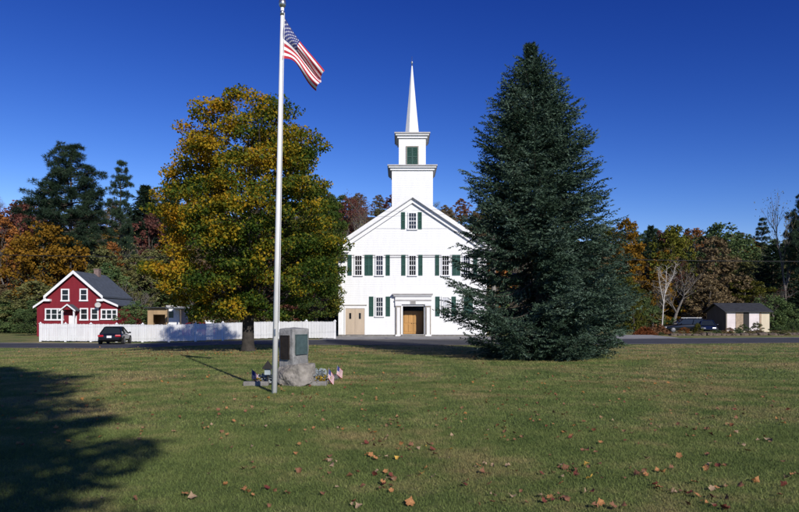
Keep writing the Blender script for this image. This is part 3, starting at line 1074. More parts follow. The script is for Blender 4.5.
org = flag_pt(0, 0)
fl = thing('flag', tuple(org), 'stars and stripes flag drooping from the top of the flagpole', 'flag')
NU, NV = 60, 39
v, f, mi = [], [], []
for j in range(NV + 1):
    for i in range(NU + 1):
        v.append(tuple(flag_pt(i / NU, j / NV) - org))
for j in range(NV):
    for i in range(NU):
        f.append((j * (NU + 1) + i, (j + 1) * (NU + 1) + i, (j + 1) * (NU + 1) + i + 1, j * (NU + 1) + i + 1))
        s = j // 3
        mi.append(2 if (i < NU * .4 and s < 7) else (s % 2))
m = MB()
for r in range(9):
    for c in range(6 if r % 2 == 0 else 5):
        u0 = 0.4 * ((c * 2 + 1 + (r % 2)) / 12)
        v0 = (7 / 13) * ((r + 1) / 10)
        for side in (-1, 1):
            pts = []
            for k in range(10):
                a = PI / 2 + k * PI / 5
                rr = 0.0165 if k % 2 == 0 else 0.0075
                q = flag_pt(u0 + rr * math.cos(a) * .85, v0 - rr * math.sin(a) * 1.65)
                e1 = flag_pt(u0 + .01, v0) - flag_pt(u0, v0); e2 = flag_pt(u0, v0 + .01) - flag_pt(u0, v0)
                nn = e1.cross(e2).normalized()
                pts.append(tuple(q + nn * 0.004 * side - org))
            m.poly(pts)
b_ = len(v)
v += m.v; f += [tuple(i + b_ for i in q) for q in m.f]; mi += [1] * len(m.f)
link('cloth', mesh_np('cloth', v, f, [MT['red_cloth'], MT['white_cloth'], MT['blue_cloth']], True, mi), fl)
m = MB(); m.tube([tuple(flag_pt(0, 0) - org + Vector((-.004, 0, .03))), tuple(flag_pt(0, 1) - org + Vector((-.004, 0, -.02)))], 0.011, 6); m.build('hoist_band', MT['white_cloth'], fl)


def rough_block(half, top, bevel, seed, amp, nx=14, nz=18, taper=0.0, crown=0.0):
    """a quarry-faced stone block, rounded at the top"""
    import bmesh
    bm = bmesh.new()
    bmesh.ops.create_cube(bm, size=2)
    bmesh.ops.bevel(bm, geom=bm.edges[:], offset=bevel, segments=2, profile=0.6, affect='EDGES')
    bmesh.ops.subdivide_edges(bm, edges=[e for e in bm.edges if e.calc_length() > 0.5], cuts=nx, use_grid_fill=True)
    amp2 = amp * .35
    for vv in bm.verts:
        c = vv.co
        t = (c.z + 1) / 2
        x = c.x * half[0] * (1 - taper * t); y = c.y * half[1] * (1 - taper * t); z = t * top
        if crown and t > 0.85:
            z += crown * (1 - (c.x ** 2 + c.y ** 2) * .5)
        q = Vector((x * 3 + seed, y * 3, z * 3))
        d = Vector((mnoise.noise(q * 1.2), mnoise.noise(q * 1.2 + Vector((9, 3, 1))), mnoise.noise(q * 1.2 + Vector((1, 7, 5))))) * amp
        d += Vector((mnoise.noise(q * 4), mnoise.noise(q * 4 + Vector((3, 3, 1))), mnoise.noise(q * 4 + Vector((1, 2, 5))))) * amp2
        ri = abs(mnoise.noise(q * 2.1 + Vector((4, 8, 2)))) * amp * .8 + abs(mnoise.noise(q * 9)) * amp * .22
        d -= Vector((c.x, c.y, max(0, c.z))).normalized() * ri
        vv.co = Vector((x, y, z)) + d
    me = bpy.data.meshes.new('stone')
    bm.to_mesh(me); bm.free()
    me.polygons.foreach_set('use_smooth', np.ones(len(me.polygons), dtype=bool))
    return me


MD = 14.95
msc = F / MD
mxc = X(293.0, MD)
mon = thing('war_memorial', (mxc, MD, 0), 'grey granite memorial stone with two bronze plaques on a rough boulder', 'monument', rz=0)
TH = math.radians(32)
zb0, zt0 = Z(367.5, MD), Z(328.6, MD)
me = rough_block((0.235, 0.285), zt0 - zb0 + 0.06, 0.10, 3.0, 0.022, crown=0.025)
me.materials.append(MT['granite'])
stone = link('stone', me, mon, (0.0, 0.10, zb0 - 0.06), (0, 0, -TH))


def plaque(face, x0, x1, z0, z1, m):
    """face 0: the front-left side, 1: the right side; coordinates on the stone"""
    p = MB()
    y = -0.285 if face == 0 else -0.235
    p.box(x0, x1, y - 0.030, y + 0.03, z0, z1)
    for (a, b, c, d) in ((x0, x1, z0, z0 + .02), (x0, x1, z1 - .02, z1), (x0, x0 + .015, z0 + .02, z1 - .02), (x1 - .015, x1, z0 + .02, z1 - .02)):
        p.box(a, b, y - 0.042, y - 0.028, c, d)
    o = p.build('plaque', m, stone, rot=(0, 0, 0 if face == 0 else PI / 2))
    return o


plaque(0, -0.135, 0.125, 0.27, 0.84, MT['bronze'])
plaque(1, -0.205, 0.195, 0.38, 0.86, MT['verdigris'])


def boulder_mesh(half, seed, planes=20, rough=.03):
    """a split field boulder: worn facets with a rough skin, resting on z = 0"""
    import bmesh
    r = np.random.default_rng(seed)
    nr = [Vector(v).normalized() for v in r.normal(size=(planes, 3))] + [Vector(q).normalized() for q in ((0, 0, 1), (0, 0, -1), (1, .1, .1), (-1, .1, .15), (.1, 1, .1), (.1, -1, .2), (.7, -.7, .3), (-.7, -.7, .25), (.7, .7, .2), (-.7, .7, .3))]
    hh_ = list(r.uniform(.86, 1.0, planes)) + [.82, .7, .92, .9, .95, .88, .95, .93, .97, .96]
    bm = bmesh.new()
    bmesh.ops.create_icosphere(bm, subdivisions=6, radius=1)
    for v in bm.verts:
        d = v.co.normalized()
        ds = sorted(h / d.dot(n) for n, h in zip(nr, hh_) if d.dot(n) > .15)
        k = ds[0] - .10 * max(0, .10 - (ds[1] - ds[0]))
        p = Vector((d.x * half[0], d.y * half[1], d.z * half[2])) * k
        q = p * 5 + Vector((seed, 0, 0))
        p += d * (mnoise.noise(q) * rough + mnoise.noise(q * 3.1) * rough * .6 + mnoise.noise(q * 8) * rough * .35)
        v.co = p + Vector((0, 0, half[2] * .7))
    me = bpy.data.meshes.new('boulder')
    bm.to_mesh(me); bm.free()
    me.polygons.foreach_set('use_smooth', np.ones(len(me.polygons), dtype=bool))
    return me


me = boulder_mesh((0.50, 0.46, 0.37), 5)
me.materials.append(MT['granite_warm'])
link('boulder', me, mon, (0.09, -0.02, -0.06), (0, 0, math.radians(-14)))

# flower bed kerbs
KB = [(243, 268, 386.2, 'short granite kerb stone left of the memorial boulder'), (301.5, 326.3, 386.0, 'granite kerb stone along the front, right of the memorial boulder')]
for a, b, y, lab in KB:
    d = EYE / (y - HZ) * F
    x0, x1 = X(a, d), X(b, d)
    k = MB(); k.box(0, x1 - x0, 0, 0.14, -0.05, 0.105)
    o = k.build('kerb_stone', MT['kerb'], None, (x0, d, 0)); tag(o, lab, 'kerb')
    bv = o.modifiers.new('b', 'BEVEL'); bv.width = 0.012; bv.segments = 2
    last = (x1, d)
k = MB(); L_ = 1.85; k.box(0, L_, 0, 0.16, -0.05, 0.10)
o = k.build('kerb_stone', MT['kerb'], None, (last[0] - .02, last[1] + .16, 0), rot=(0, 0, math.radians(85))); tag(o, 'long granite kerb stone running back at the right end of the flower bed', 'kerb')
bv = o.modifiers.new('b', 'BEVEL'); bv.width = 0.012; bv.segments = 2
# soil of the bed
s = MB(); x0, d0 = X(244, 14.7), 14.74
s.poly([(x0, d0, .03), (X(325, 14.7), d0, .03), (X(325, 14.7) + .12, 16.4, .03), (x0, 16.4, .03)])
structure(s.build('bed_soil', MT['soil']))


def small_plant(name, px, d, n, r, h, leaf, m, label, cat, group=None, z0=0.0, stems=True):
    rng = np.random.default_rng(int(px * 10))
    t = thing(name, (X(px, d), d, z0), label, cat, group)
    pos = np.stack([rng.normal(size=n) * r * .5, rng.normal(size=n) * r * .5, h * rng.uniform(.15, 1, n)], 1)
    v, f = leaf_quads(pos, leaf, rng, 0.8)
    link('leaves', mesh_np('leaves', v, f, [m]), t)
    mb = MB()
    for k in range(9):
        q = pos[k]
        mb.tube([(q[0] * .2, q[1] * .2, -0.02), tuple(q)], 0.005, 4, 0, False)
    mb.build('stem', MT['f_green'], t)
    return t


small_plant('silver_plant', 311.5, 14.95, 420, .30, .30, .07, MT['f_silver'], 'silver leaved plant beside the right flank of the memorial boulder', 'plant')
small_plant('silver_plant', 318.3, 15.3, 300, .22, .34, .07, MT['f_silver'], 'taller silver leaved plant at the back corner of the memorial bed', 'plant')
small_plant('silver_plant', 263.5, 15.0, 260, .2, .24, .06, MT['f_silver'], 'grey leaved plant between the small flag and the flagpole', 'plant')
small_plant('yellow_flower', 320.5, 14.9, 260, .24, .22, .05, MT['f_yflower'], 'yellow flowering plant beside the red and white small flag', 'flowers')
small_plant('yellow_flower', 258.8, 14.95, 160, .16, .17, .05, MT['f_yflower'], 'yellow flowering plant behind the kerb left of the flagpole', 'flowers')
small_plant('green_plant', 323.5, 15.3, 200, .25, .16, .06, MT['f_greenmaple'], 'low green plant along the right kerb of the bed', 'plant')


def small_flag(px, py_top, d, lean, label, droop=0.10):
    h = Z(py_top, d)
    t = thing('small_flag', (X(px, d), d, 0), label, 'flag')
    m = MB(); m.tube([(0, 0, -.02), (lean * h, 0, h)], 0.008, 6); m.build('stick', MT['pole_wood'], t)
    v, f, mi = [], [], []
    nu, nv = 12, 13
    for j in range(nv + 1):
        for i in range(nu + 1):
            u, w_ = i / nu, j / nv
            z = h - .02 - w_ * .22 - droop * u * 1.2
            v.append((lean * z + .20 * u * .8, .04 * math.sin(5 * u + 2 * w_) * u, z))
    for j in range(nv):
        for i in range(nu):
            f.append((j * (nu + 1) + i, (j + 1) * (nu + 1) + i, (j + 1) * (nu + 1) + i + 1, j * (nu + 1) + i + 1))
            mi.append(2 if (i < 5 and j < 7) else j % 2)
    link('cloth', mesh_np('cloth', v, f, [MT['red_cloth'], MT['white_cloth'], MT['blue_cloth']], True, mi), t)
    return t


small_flag(252.2, 368.5, 14.95, -.02, 'small stars and stripes stick flag at the left end of the memorial bed', .12)
small_flag(327.0, 367.5, 14.9, .10, 'small stick flag standing just inside the right front kerb', .16)
small_flag(336.0, 365.0, 16.3, .10, 'small stick flag at the far right corner of the bed', .10)
ln = thing('garden_lantern', (X(267.6, 14.7), 14.72, 0), 'small dark garden lantern with pointed roof beside the flagpole', 'lantern')
m = MB(); m.box(-.05, .05, -.05, .05, 0, .04); m.lathe([(.018, .04), (.018, .26)], n=8); m.build('post', MT['dark'], ln)
m = MB(); m.box(-.065, .065, -.065, .065, .26, .40); m.build('lamp_box', MT['f_silver'], ln)
m = MB(); m.add([(-.12, -.12, .40), (.12, -.12, .40), (.12, .12, .40), (-.12, .12, .40), (0, 0, .60)], [(0, 1, 4), (1, 2, 4), (2, 3, 4), (3, 0, 4), (3, 2, 1, 0)]); m.build('lamp_roof', MT['dark'], ln)

# ================================================================== FENCE
FA, FB = Vector((-29.6, 51.2)), Vector((-4.95, 47.6))
fd = (FB - FA); FL = fd.length; fdir = fd.normalized(); fang = math.atan2(fd.y, fd.x)
FH = 1.50
fen = thing('picket_fence', (FA.x, FA.y, 0), 'long white picket fence along the road in front of the red house', 'fence', rz=fang)
NB = 11
bl = FL / NB
for k in range(NB + 1):
    gx, gy = FA.x + fdir.x * bl * k, FA.y + fdir.y * bl * k
    g = G(gx, gy)
    hh = FH * (1 - .10 * k / NB) - 0.02
    p = MB(); p.box(-.07, .07, -.07, .07, -.1, hh); p.box(-.10, .10, -.10, .10, hh, hh + .05); p.lathe([(.10, hh + .05), (.05, hh + .12), (.01, hh + .15)], n=4)
    p.build('post', MT['fence'], fen, (bl * k, 0, g))
rngf = random.Random(5)
for k in range(NB):
    p = MB()
    x0 = bl * k + .08
    n = int((bl - .16) / .118)
    st = (bl - .16) / n
    gk = G(FA.x + fdir.x * bl * (k + .5), FA.y + fdir.y * bl * (k + .5))
    g0 = G(FA.x + fdir.x * bl * k, FA.y + fdir.y * bl * k); g1 = G(FA.x + fdir.x * bl * (k + 1), FA.y + fdir.y * bl * (k + 1))
    for i in range(n):
        xa = x0 + st * i + .007
        xb = xa + .103
        gg = g0 + (g1 - g0) * (i + .5) / n
        h = FH * (1 - .10 * (k + i / n) / NB) + rngf.uniform(-.015, .015)
        zb_ = .06 + rngf.uniform(0, .03)
        y = -.022 + rngf.uniform(-.006, .006)
        p.prism([(xa, gg + zb_), (xb, gg + zb_), (xb, gg + h - .06), ((xa + xb) / 2, gg + h), (xa, gg + h - .06)], y - .02, y)
    for zr in (.35, 1.1):
        p.add([(x0, .0, g0 + zr), (x0 + bl - .16, .0, g1 + zr), (x0 + bl - .16, .0, g1 + zr + .09), (x0, .0, g0 + zr + .09),
               (x0, .05, g0 + zr), (x0 + bl - .16, .05, g1 + zr), (x0 + bl - .16, .05, g1 + zr + .09), (x0, .05, g0 + zr + .09)],
              [(0, 1, 2, 3), (7, 6, 5, 4), (3, 2, 6, 7), (0, 4, 5, 1)])
    p.build('picket_panel', MT['fence'], fen)

# ================================================================== RED HOUSE
HD = 66.0
hsx = X(75, HD)
HG = G(hsx, HD)
hs = F / HD


def hx(px):
    return (px - 75) / hs


def hz(py):
    return Z(py, HD) - HG


hou = thing('red_house', (hsx, HD, HG), 'barn red gabled house with white trim and blue grey roof', 'house')
LEN = 6.6
zP, zE = hz(272.6), hz(297.0)
xe = hx(103.5)
sl = (zP - zE) / xe
xw = 2.95
zW = zP - xw * sl
lx0, lx1 = -4.05, 4.45
zl0, zl1 = hz(306.2), hz(305.3)
zs0 = hz(299.2)
w = MB()
w.prism([(lx0, 0), (lx1, 0), (lx1, zl1), (xw, zs0), (xw, zW), (0, zP - .05), (-xw, zW), (-xw, zs0), (lx0, zl0)], 0, LEN)
w.build('wall', MT['red_clap'], hou)
for s in (-1, 1):
    r = MB()
    q = [(0, zP), (s * (xe + .1), zE - .1 * sl), (s * (xe + .1), zE - .1 * sl + .16), (0, zP + .18)]
    r.prism(q if s > 0 else q[::-1], -.36, LEN + .4); rf = r.build('roof', MT['slate'], hou)
    b = MB()
    q = [(0, zP - .13), (s * (xe + .1), zE - .1 * sl - .13), (s * (xe + .1), zE - .1 * sl + .20), (0, zP + .22)]
    b.prism(q if s > 0 else q[::-1], -.42, -.362)
    q = [(s * (xe + .1), zE - .46), (s * (xe - .55), zE - .46), (s * (xe - .55), zE - .22), (s * (xe + .1), zE - .22)]
    b.prism(q if s < 0 else q[::-1], -.40, -.01)
    b.build('rake_board', MT['trim'], hou)
    # lean-to roofs
    ex = lx1 if s > 0 else lx0
    ez = zl1 if s > 0 else zl0
    l = MB()
    dxx = ex - s * xw
    sl2 = (zs0 - ez) / abs(dxx)
    q = [(s * (xw + .005), zs0 + .02), (ex + s * .25, ez - .25 * sl2 + .02), (ex + s * .25, ez - .25 * sl2 + .14), (s * (xw + .005), zs0 + .14)]
    l.prism(q if s > 0 else q[::-1], -.26, LEN)
    l.build('lean_to_roof', MT['slate'], hou)
    l = MB()
    q = [(s * (xw - .01), zs0 - .08), (ex + s * .25, ez - .25 * sl2 - .08), (ex + s * .25, ez - .25 * sl2 + .15), (s * (xw - .01), zs0 + .15)]
    l.prism(q if s > 0 else q[::-1], -.32, -.262)
    l.box(min(s * (xw - .06), s * (xw + .12)), max(s * (xw - .06), s * (xw + .12)), -.05, -.004, zs0 + .0, zE - .30)
    l.build('lean_to_rake', MT['trim'], hou)
ch = MB(); ch.box(-.27, .27, 0, .55, -1.2, .70); ch.box(-.32, .32, -.05, .60, .70, .80)
ch.build('chimney', MT['brick'], hou, (.15, 4.3, zP - .05))


def house_window(px0, px1, py0, py1, panes=1):
    x0, x1, z0, z1 = hx(px0), hx(px1), hz(py1), hz(py0)
    f_ = MB(); t = .13
    f_.box(x0, x0 + t, -.07, -.003, z0, z1); f_.box(x1 - t, x1, -.07, -.003, z0, z1)
    f_.box(x0 + t, x1 - t, -.07, -.003, z1 - t, z1); f_.box(x0 - .04, x1 + .04, -.11, -.003, z0 - .05, z0 + .10)
    for k in range(1, panes):
        xm_ = x0 + (x1 - x0) * k / panes
        f_.box(xm_ - .06, xm_ + .06, -.066, -.003, z0 + .1, z1 - t)
    f_.box(x0 + t, x1 - t, -.05, -.024, (z0 + z1) / 2 - .03, (z0 + z1) / 2 + .03)
    o = f_.build('window', MT['trim'], hou)
    p = MB(); p.box(x0 + t, x1 - t, -.023, -.004, z0 + .1, z1 - t); p.build('pane', MT['glass'], o)


house_window(61.2, 69.6, 288.8, 301)
house_window(79.8, 88.0, 288.6, 300.8)
house_window(45.2, 63.8, 308.3, 320, 3)
house_window(80, 88.4, 308, 320)
house_window(90.8, 98.8, 308, 320)
house_window(101, 117.6, 309, 319.4, 3)
dr_ = MB(); xc = hx(73); dr_.box(xc - .42, xc + .42, -.05, -.004, .15, 2.2); dr_.build('door', MT['trim'], hou)
ph = MB(); zh = hz(303.5) - .08
ph.prism([(xc - .80, zh - .62), (xc - .80, zh - .74), (xc, zh - .12), (xc + .80, zh - .74), (xc + .80, zh - .62), (xc, zh)], -1.15, -.005, 0)
ph.prism([(xc - .62, zh - .58), (xc + .62, zh - .58), (xc, zh - .12)], -1.0, -.95, 2)
ph.prism([(xc - .86, zh - .64), (xc - .86, zh - .80), (xc, zh - .14), (xc + .86, zh - .80), (xc + .86, zh - .64), (xc, zh + .02)], -1.21, -1.152, 1)
po = ph.build('porch_hood', [MT['slate'], MT['trim'], MT['red_clap']], hou)
for s in (-1, 1):
    p = MB(); p.box(xc + s * .62 - .07, xc + s * .62 + .07, -1.06, -.92, 0, zh - .60); p.build('porch_post', MT['trim'], hou)
st = MB(); st.box(xc - .8, xc + .8, -1.2, -.01, 0, .16); st.build('porch_floor', MT['kerb'], hou)
di = MB(); di.lathe([(.0, .0), (.18, .03), (.30, .10), (.31, .115), (.18, .05), (0.0, .02)], n=18); dish = di.build('satellite_dish', MT['lead'], hou, (hx(99.8), -.42, hz(305.4)), smooth=True, rot=(math.radians(68), 0, math.radians(20)))
ar = MB(); ar.tube([(hx(99.8), -.40, hz(305.6)), (hx(99.8) + .05, -.2, hz(306.6)), (hx(99.8) + .05, -.01, hz(306.8))], .02, 6); ar.build('dish_arm', MT['lead'], hou)


# ================================================================== CARS
def car(name, loc, rz, label, paint, L=4.3, W=1.74, H=1.34, coupe=True, group=None, cat='car', rack=False, scale=1.0):
    """nose towards +y in its own frame; lofted body, cabin, wheels, lamps"""
    t = thing(name, loc, label, cat, group, rz, scale)
    hw = W / 2
    belt = H * .62
    # stations: y, half width, sill z, belt z
    stn = [(-L / 2, .80, .42, belt * .82), (-L / 2 + .10, .93, .30, belt * .98), (-L / 2 + .55, 1.0, .22, belt * 1.03), (-.6, 1.0, .2, belt), (.5, 1.0, .2, belt * .97),
           (L / 2 - .9, 1.0, .22, belt * .86), (L / 2 - .25, .92, .28, belt * .70), (L / 2, .74, .38, belt * .58)]
    v, f = [], []
    ring = 10
    for (y, k, zs_, zb_) in stn:
        w_ = hw * k
        zm = zs_ + (zb_ - zs_) * .45
        v += [(-w_ * .55, y, zs_ - .02), (-w_ * .93, y, zs_), (-w_, y, zm), (-w_ * .985, y, zb_ - .10), (-w_ * .86, y, zb_),
              (w_ * .86, y, zb_), (w_ * .985, y, zb_ - .10), (w_, y, zm), (w_ * .93, y, zs_), (w_ * .55, y, zs_ - .02)]
    for i in range(len(stn) - 1):
        for k in range(ring):
            f.append((i * ring + k, i * ring + (k + 1) % ring, (i + 1) * ring + (k + 1) % ring, (i + 1) * ring + k))
    f.append(tuple(range(ring - 1, -1, -1))); f.append(tuple(range((len(stn) - 1) * ring, len(stn) * ring)))
    body = link('body', mesh_np('body', v, [q[::-1] for q in f], [paint], True), t)
    sm = body.modifiers.new('s', 'SUBSURF'); sm.levels = 1; sm.render_levels = 2
    # cabin: glass house with painted roof and pillars
    yb0, yb1 = (-L / 2 + .45, .95) if coupe else (-L / 2 + .12, 1.0)
    yt0, yt1 = (-.95, .05) if coupe else (-L / 2 + .42, .25)
    gl = MB()
    zb_ = belt - .02
    P = [(-hw * .84, yb0, zb_), (hw * .84, yb0, zb_), (hw * .84, yb1, zb_ - .03), (-hw * .84, yb1, zb_ - .03),
         (-hw * .62, yt0, H - .06), (hw * .62, yt0, H - .06), (hw * .62, yt1, H - .06), (-hw * .62, yt1, H - .06)]
    gl.add(P, [(0, 1, 5, 4), (1, 2, 6, 5), (2, 3, 7, 6), (3, 0, 4, 7), (4, 5, 6, 7)])
    gl.build('cabin_glass', MT['car_glass'], t)
    rf = MB()
    rf.add([(-hw * .64, yt0 - .06, H - .07), (hw * .64, yt0 - .06, H - .07), (hw * .64, yt1 + .06, H - .07), (-hw * .64, yt1 + .06, H - .07),
            (-hw * .55, yt0 + .05, H), (hw * .55, yt0 + .05, H), (hw * .55, yt1 - .05, H - .01), (-hw * .55, yt1 - .05, H - .01)],
           [(0, 1, 5, 4), (1, 2, 6, 5), (2, 3, 7, 6), (3, 0, 4, 7), (4, 5, 6, 7), (3, 2, 1, 0)])
    for a, b in ((0, 4), (1, 5), (2, 6), (3, 7)):
        rf.tube([P[a], P[b]], .05, 6)
    for s in (-1, 1):
        ym = (yb0 + yb1) / 2 - .1
        rf.tube([(s * hw * .85, ym, zb_), (s * hw * .63, (yt0 + yt1) / 2 - .1, H - .06)], .045, 6)
    rf.build('roof', paint, t, smooth=False)
    for s in (-1, 1):
        for y in (-L / 2 + .82, L / 2 - .85):
            wv = MB(); wv.lathe([(.0, -.1), (.24, -.1), (.30, -.09), (.315, -.05), (.315, .05), (.30, .09), (.24, .1), (0, .1)], n=20)
            wo = wv.build('wheel', MT['tyre'], t, (s * (hw - .08), y, .315), rot=(0, PI / 2, 0), smooth=False)
            rm = MB(); rm.lathe([(.0, -.02), (.21, .0), (.22, .015), (.05, .02), (0, .03)], (0, 0, .10 if s > 0 else -.125), n=14)
            rm.build('rim', MT['rim'], wo)
        lt = MB(); lt.box(-.19, .19, -.05, .05, -.075, .075); lo = lt.build('tail_light', MT['lamp_red'], t, (s * hw * .68, -L / 2 + .035, belt * .80), rot=(0, 0, s * .16))
        bv = lo.modifiers.new('b', 'BEVEL'); bv.width = .03; bv.segments = 3
        hl = MB(); hl.box(-.2, .2, -.06, .06, -.06, .06); ho = hl.build('headlight', MT['lamp_clear'], t, (s * hw * .58, L / 2 - .10, belt * .60), rot=(0, 0, -s * .35))
        bv = ho.modifiers.new('b', 'BEVEL'); bv.width = .03; bv.segments = 3
        mr = MB(); mr.box(-.09, .09, -.05, .05, -.06, .06); mo = mr.build('mirror', paint, t, (s * (hw + .05), .55, belt + .02))
        bv = mo.modifiers.new('b', 'BEVEL'); bv.width = .03; bv.segments = 2
    pl = MB(); pl.box(-.16, .16, -.01, .01, -.08, .08); pl.build('number_plate', MT['plate'], t, (-.0, -L / 2 - .012, belt * .72))
    bp_ = MB(); bp_.box(-hw * .8, hw * .8, -.05, .06, -.07, .07); bo = bp_.build('bumper', paint, t, (0, -L / 2 + .0, .42)); bv = bo.modifiers.new('b', 'BEVEL'); bv.width = .04; bv.segments = 2
    if rack:
        rk = MB()
        for s in (-1, 1):
            rk.tube([(s * hw * .5, yt0 + .1, H + .07), (s * hw * .5, yt1 - .1, H + .07)], .03, 6)
        for y in (yt0 + .3, yt1 - .4):
            rk.box(-hw * .5, hw * .5, y - .02, y + .02, H + .05, H + .08)
            for s in (-1, 1):
                rk.box(s * hw * .5 - .02, s * hw * .5 + .02, y - .02, y + .02, H - .02, H + .06)
        rk.build('roof_rack', MT['plate'], t)
    return t


cxp, cdp = X(115.5, 46.8), 46.8
car('parked_car', (cxp, cdp, G(cxp, cdp)), math.radians(12.5), 'black two-door car seen from behind beside the white fence', MT['car_black'], L=4.0, W=1.70, H=1.33)
dx_ = X(686, 68)
car('parked_wagon', (dx_, 68.5, 0), math.radians(84), 'dark wagon with a white roof rack left of the pale shed', MT['car_black'], L=4.5, W=1.75, H=1.55, coupe=False, rack=True)
dx_ = X(709.5, 67)
car('parked_car', (dx_, 67.5, 0), math.radians(158), 'dark blue car facing the road against the pale shed', MT['car_blue'], L=4.3, W=1.74, H=1.40, coupe=True)
dx_ = X(191, 60)
car('parked_car', (dx_, 60.5, G(dx_, 60)), math.radians(75), 'red car mostly hidden behind the fence under the maple', MT['car_red'], L=4.2, W=1.72, H=1.5, coupe=False)

# ================================================================== SHEDS AND OTHER SMALL BUILDINGS
# pale shed at the right
SD = 72.0
s0, s1 = X(726.4, SD), X(769.5, SD)
shed = thing('shed', ((s0 + s1) / 2, SD, 0), 'low pale shed with dark shingled roof at the edge of the woods', 'shed')
hw = (s1 - s0) / 2
DP = 4.6
ze, zr = Z(311.2, SD), Z(303.9, SD + DP / 2)
m = MB()
m.box(-hw, hw, 0, .12, 0, ze)
m.build('front_wall', MT['cream'], shed)
m = MB(); m.prism_x([(.122, 0), (DP, 0), (DP, ze), (DP / 2, zr - .05), (.122, ze)], -hw, -hw + .1)
m.build('gable_wall', MT['shed_dark'], shed)  # gable shade is put into the board colour
m = MB(); m.prism_x([(.122, 0), (DP, 0), (DP, ze), (DP / 2, zr - .05), (.122, ze)], hw - .1, hw)
m.build('gable_wall', MT['shed_dark'], shed)
m = MB(); m.box(-hw + .1, hw - .1, DP - .1, DP, 0, ze); m.build('back_wall', MT['shed_dark'], shed)
m = MB(); sl = (zr - ze) / (DP / 2)
m.prism_x([(-.32, ze - .32 * sl), (DP / 2, zr), (DP + .4, ze - .4 * sl), (DP + .4, ze - .4 * sl + .10), (DP / 2, zr + .11), (-.32, ze - .32 * sl + .10)][::-1], -hw - .35, hw + .3)
m.build('roof', MT['shingle'], shed)


def shx(px):
    return X(px, SD) - (s0 + s1) / 2


for a, b, mm, nm, z1 in ((726.9, 735.2, 'pinkwhite', 'white_panel', ze - .1), (735.6, 743.0, 'shed_tan', 'tan_panel', ze - .05), (743.4, 748.6, 'dark', 'door', ze - .12),
                         (749.0, 759.0, 'pinkwhite', 'white_panel', ze - .15), (759.3, 761.2, 'shed_tan', 'tan_panel', ze - .05)):
    m = MB(); m.box(shx(a), shx(b), -.045, -.003, .12, z1); m.build(nm, MT[mm], shed)

# stone edging, leaf heaps and shrubs along the right roadside
rs_ = random.Random(11)
px = 669.0
kk = 0
while px < 830:
    wpx = rs_.uniform(5, 11)
    d = 56.3 + (px - 669) * .012
    wv = wpx * d / F
    me = rough_block((wv * .52, .30), rs_.uniform(.16, .32), .5, kk * 2.3, .11, nx=4)
    me.materials.append(MT['stonewall'])
    o = link('edging_stone', me, None, (X(px + wpx / 2, d), d, -.05), (0, 0, rs_.uniform(-.15, .15)))
    tag(o, 'brown fieldstone in the low row edging the road before the shed', 'stone', 'fieldstones edging the road by the shed')
    px += wpx
    kk += 1


def mound(name, px, d, w, h, m, label, cat):
    rng = np.random.default_rng(int(px))
    n = 2600
    a = rng.uniform(0, 6.28, n); r = np.sqrt(rng.uniform(0, 1, n))
    z = h * (1 - r ** 1.6) * rng.uniform(.55, 1, n) * (1 + .25 * np.sin(3 * a + px)) + .04
    v, f = leaf_quads(np.stack([r * w * np.cos(a), r * w * .6 * np.sin(a), z], 1), .16, rng, 1.0)
    me = mesh_np('leaf_heap', v, f, [m])
    o = link(name, me, None, (X(px, d), d, -.05)); tag(o, label, cat)
    return o


mound('leaf_heap', 645, 58.5, 1.2, .7, MT['f_orangebush'], 'brown heap of raked leaves beside the drive, next to the spruce', 'leaf heap')
mound('leaf_heap', 659, 60.5, 1.4, .95, MT['f_heap'], 'larger brown leaf heap behind the dark clipped bush', 'leaf heap')

# white lean-to sheds behind the fence
PS = 61.0
px0 = X(147.5, PS)
g = G(px0, PS)
pls = thing('plywood_shed', (px0, PS, g), 'unfinished plywood shed with an open front behind the fence', 'shed')
wp = (167 - 147.5) * PS / F
hp = Z(308.2, PS) - g
m = MB(); m.box(0, wp, 2.4, 2.5, 0, hp - .15); m.build('back_wall', MT['plywood'], pls)
m = MB(); m.box(0, .1, .12, 2.4, 0, hp - .05); m.build('side_wall', MT['plywood'], pls)
m = MB(); m.box(0, .55, 0, .1, 0, hp - .05); m.box(.56, wp - .005, 0, .1, hp - .62, hp - .05); m.box(wp - .18, wp, .02, .11, 0, hp - .64); m.build('front_wall', MT['plywood'], pls)
m = MB(); m.box(.56, wp - .2, 0.02, .1, .0, .72); m.build('work_bench', MT['shed_tan'], pls)
m = MB(); m.box(-.2, wp + .1, -.35, 2.7, hp, hp + .12); m.build('roof', MT['shingle'], pls)
wx = X(167.8, PS)
wsh = thing('white_shed', (wx, PS, g), 'small white shed joined beside the plywood one behind the fence', 'shed')
ww = (179.3 - 167.8) * PS / F
hh = Z(307.6, PS) - g
m = MB(); m.box(0, ww, 0, 2.5, 0, hh); m.build('wall', MT['white_clap'], wsh)
m = MB(); m.box(.1, .55, -.04, -.003, hh - 1.0, hh - .35); m.build('window', MT['glass'], wsh)
m = MB(); m.prism_x([(-.2, hh + .004), (2.7, hh + .004), (2.7, hh + .10), (-.2, hh + .22)][::-1], -.1, ww + .1); m.build('roof', MT['lead'], wsh)
# carport frame
cpx = X(180.5, 62.5)
cp = thing('carport', (cpx, 59.0, G(cpx, 60)), 'dark open carport frame right of the white shed', 'carport')
wc = (206 - 180.5) * 61 / F
hc = Z(308.8, 60) - G(cpx, 60)
for xx in (0.05, wc / 2, wc - .05):
    for yy in (0, 3.4):
        m = MB(); m.box(xx - .05, xx + .05, yy - .05, yy + .05, 0, hc); m.build('post', MT['shed_dark'], cp)
m = MB(); m.box(-.1, wc + .1, -.2, 3.6, hc + .003, hc + .10); m.build('roof', MT['slate'], cp)
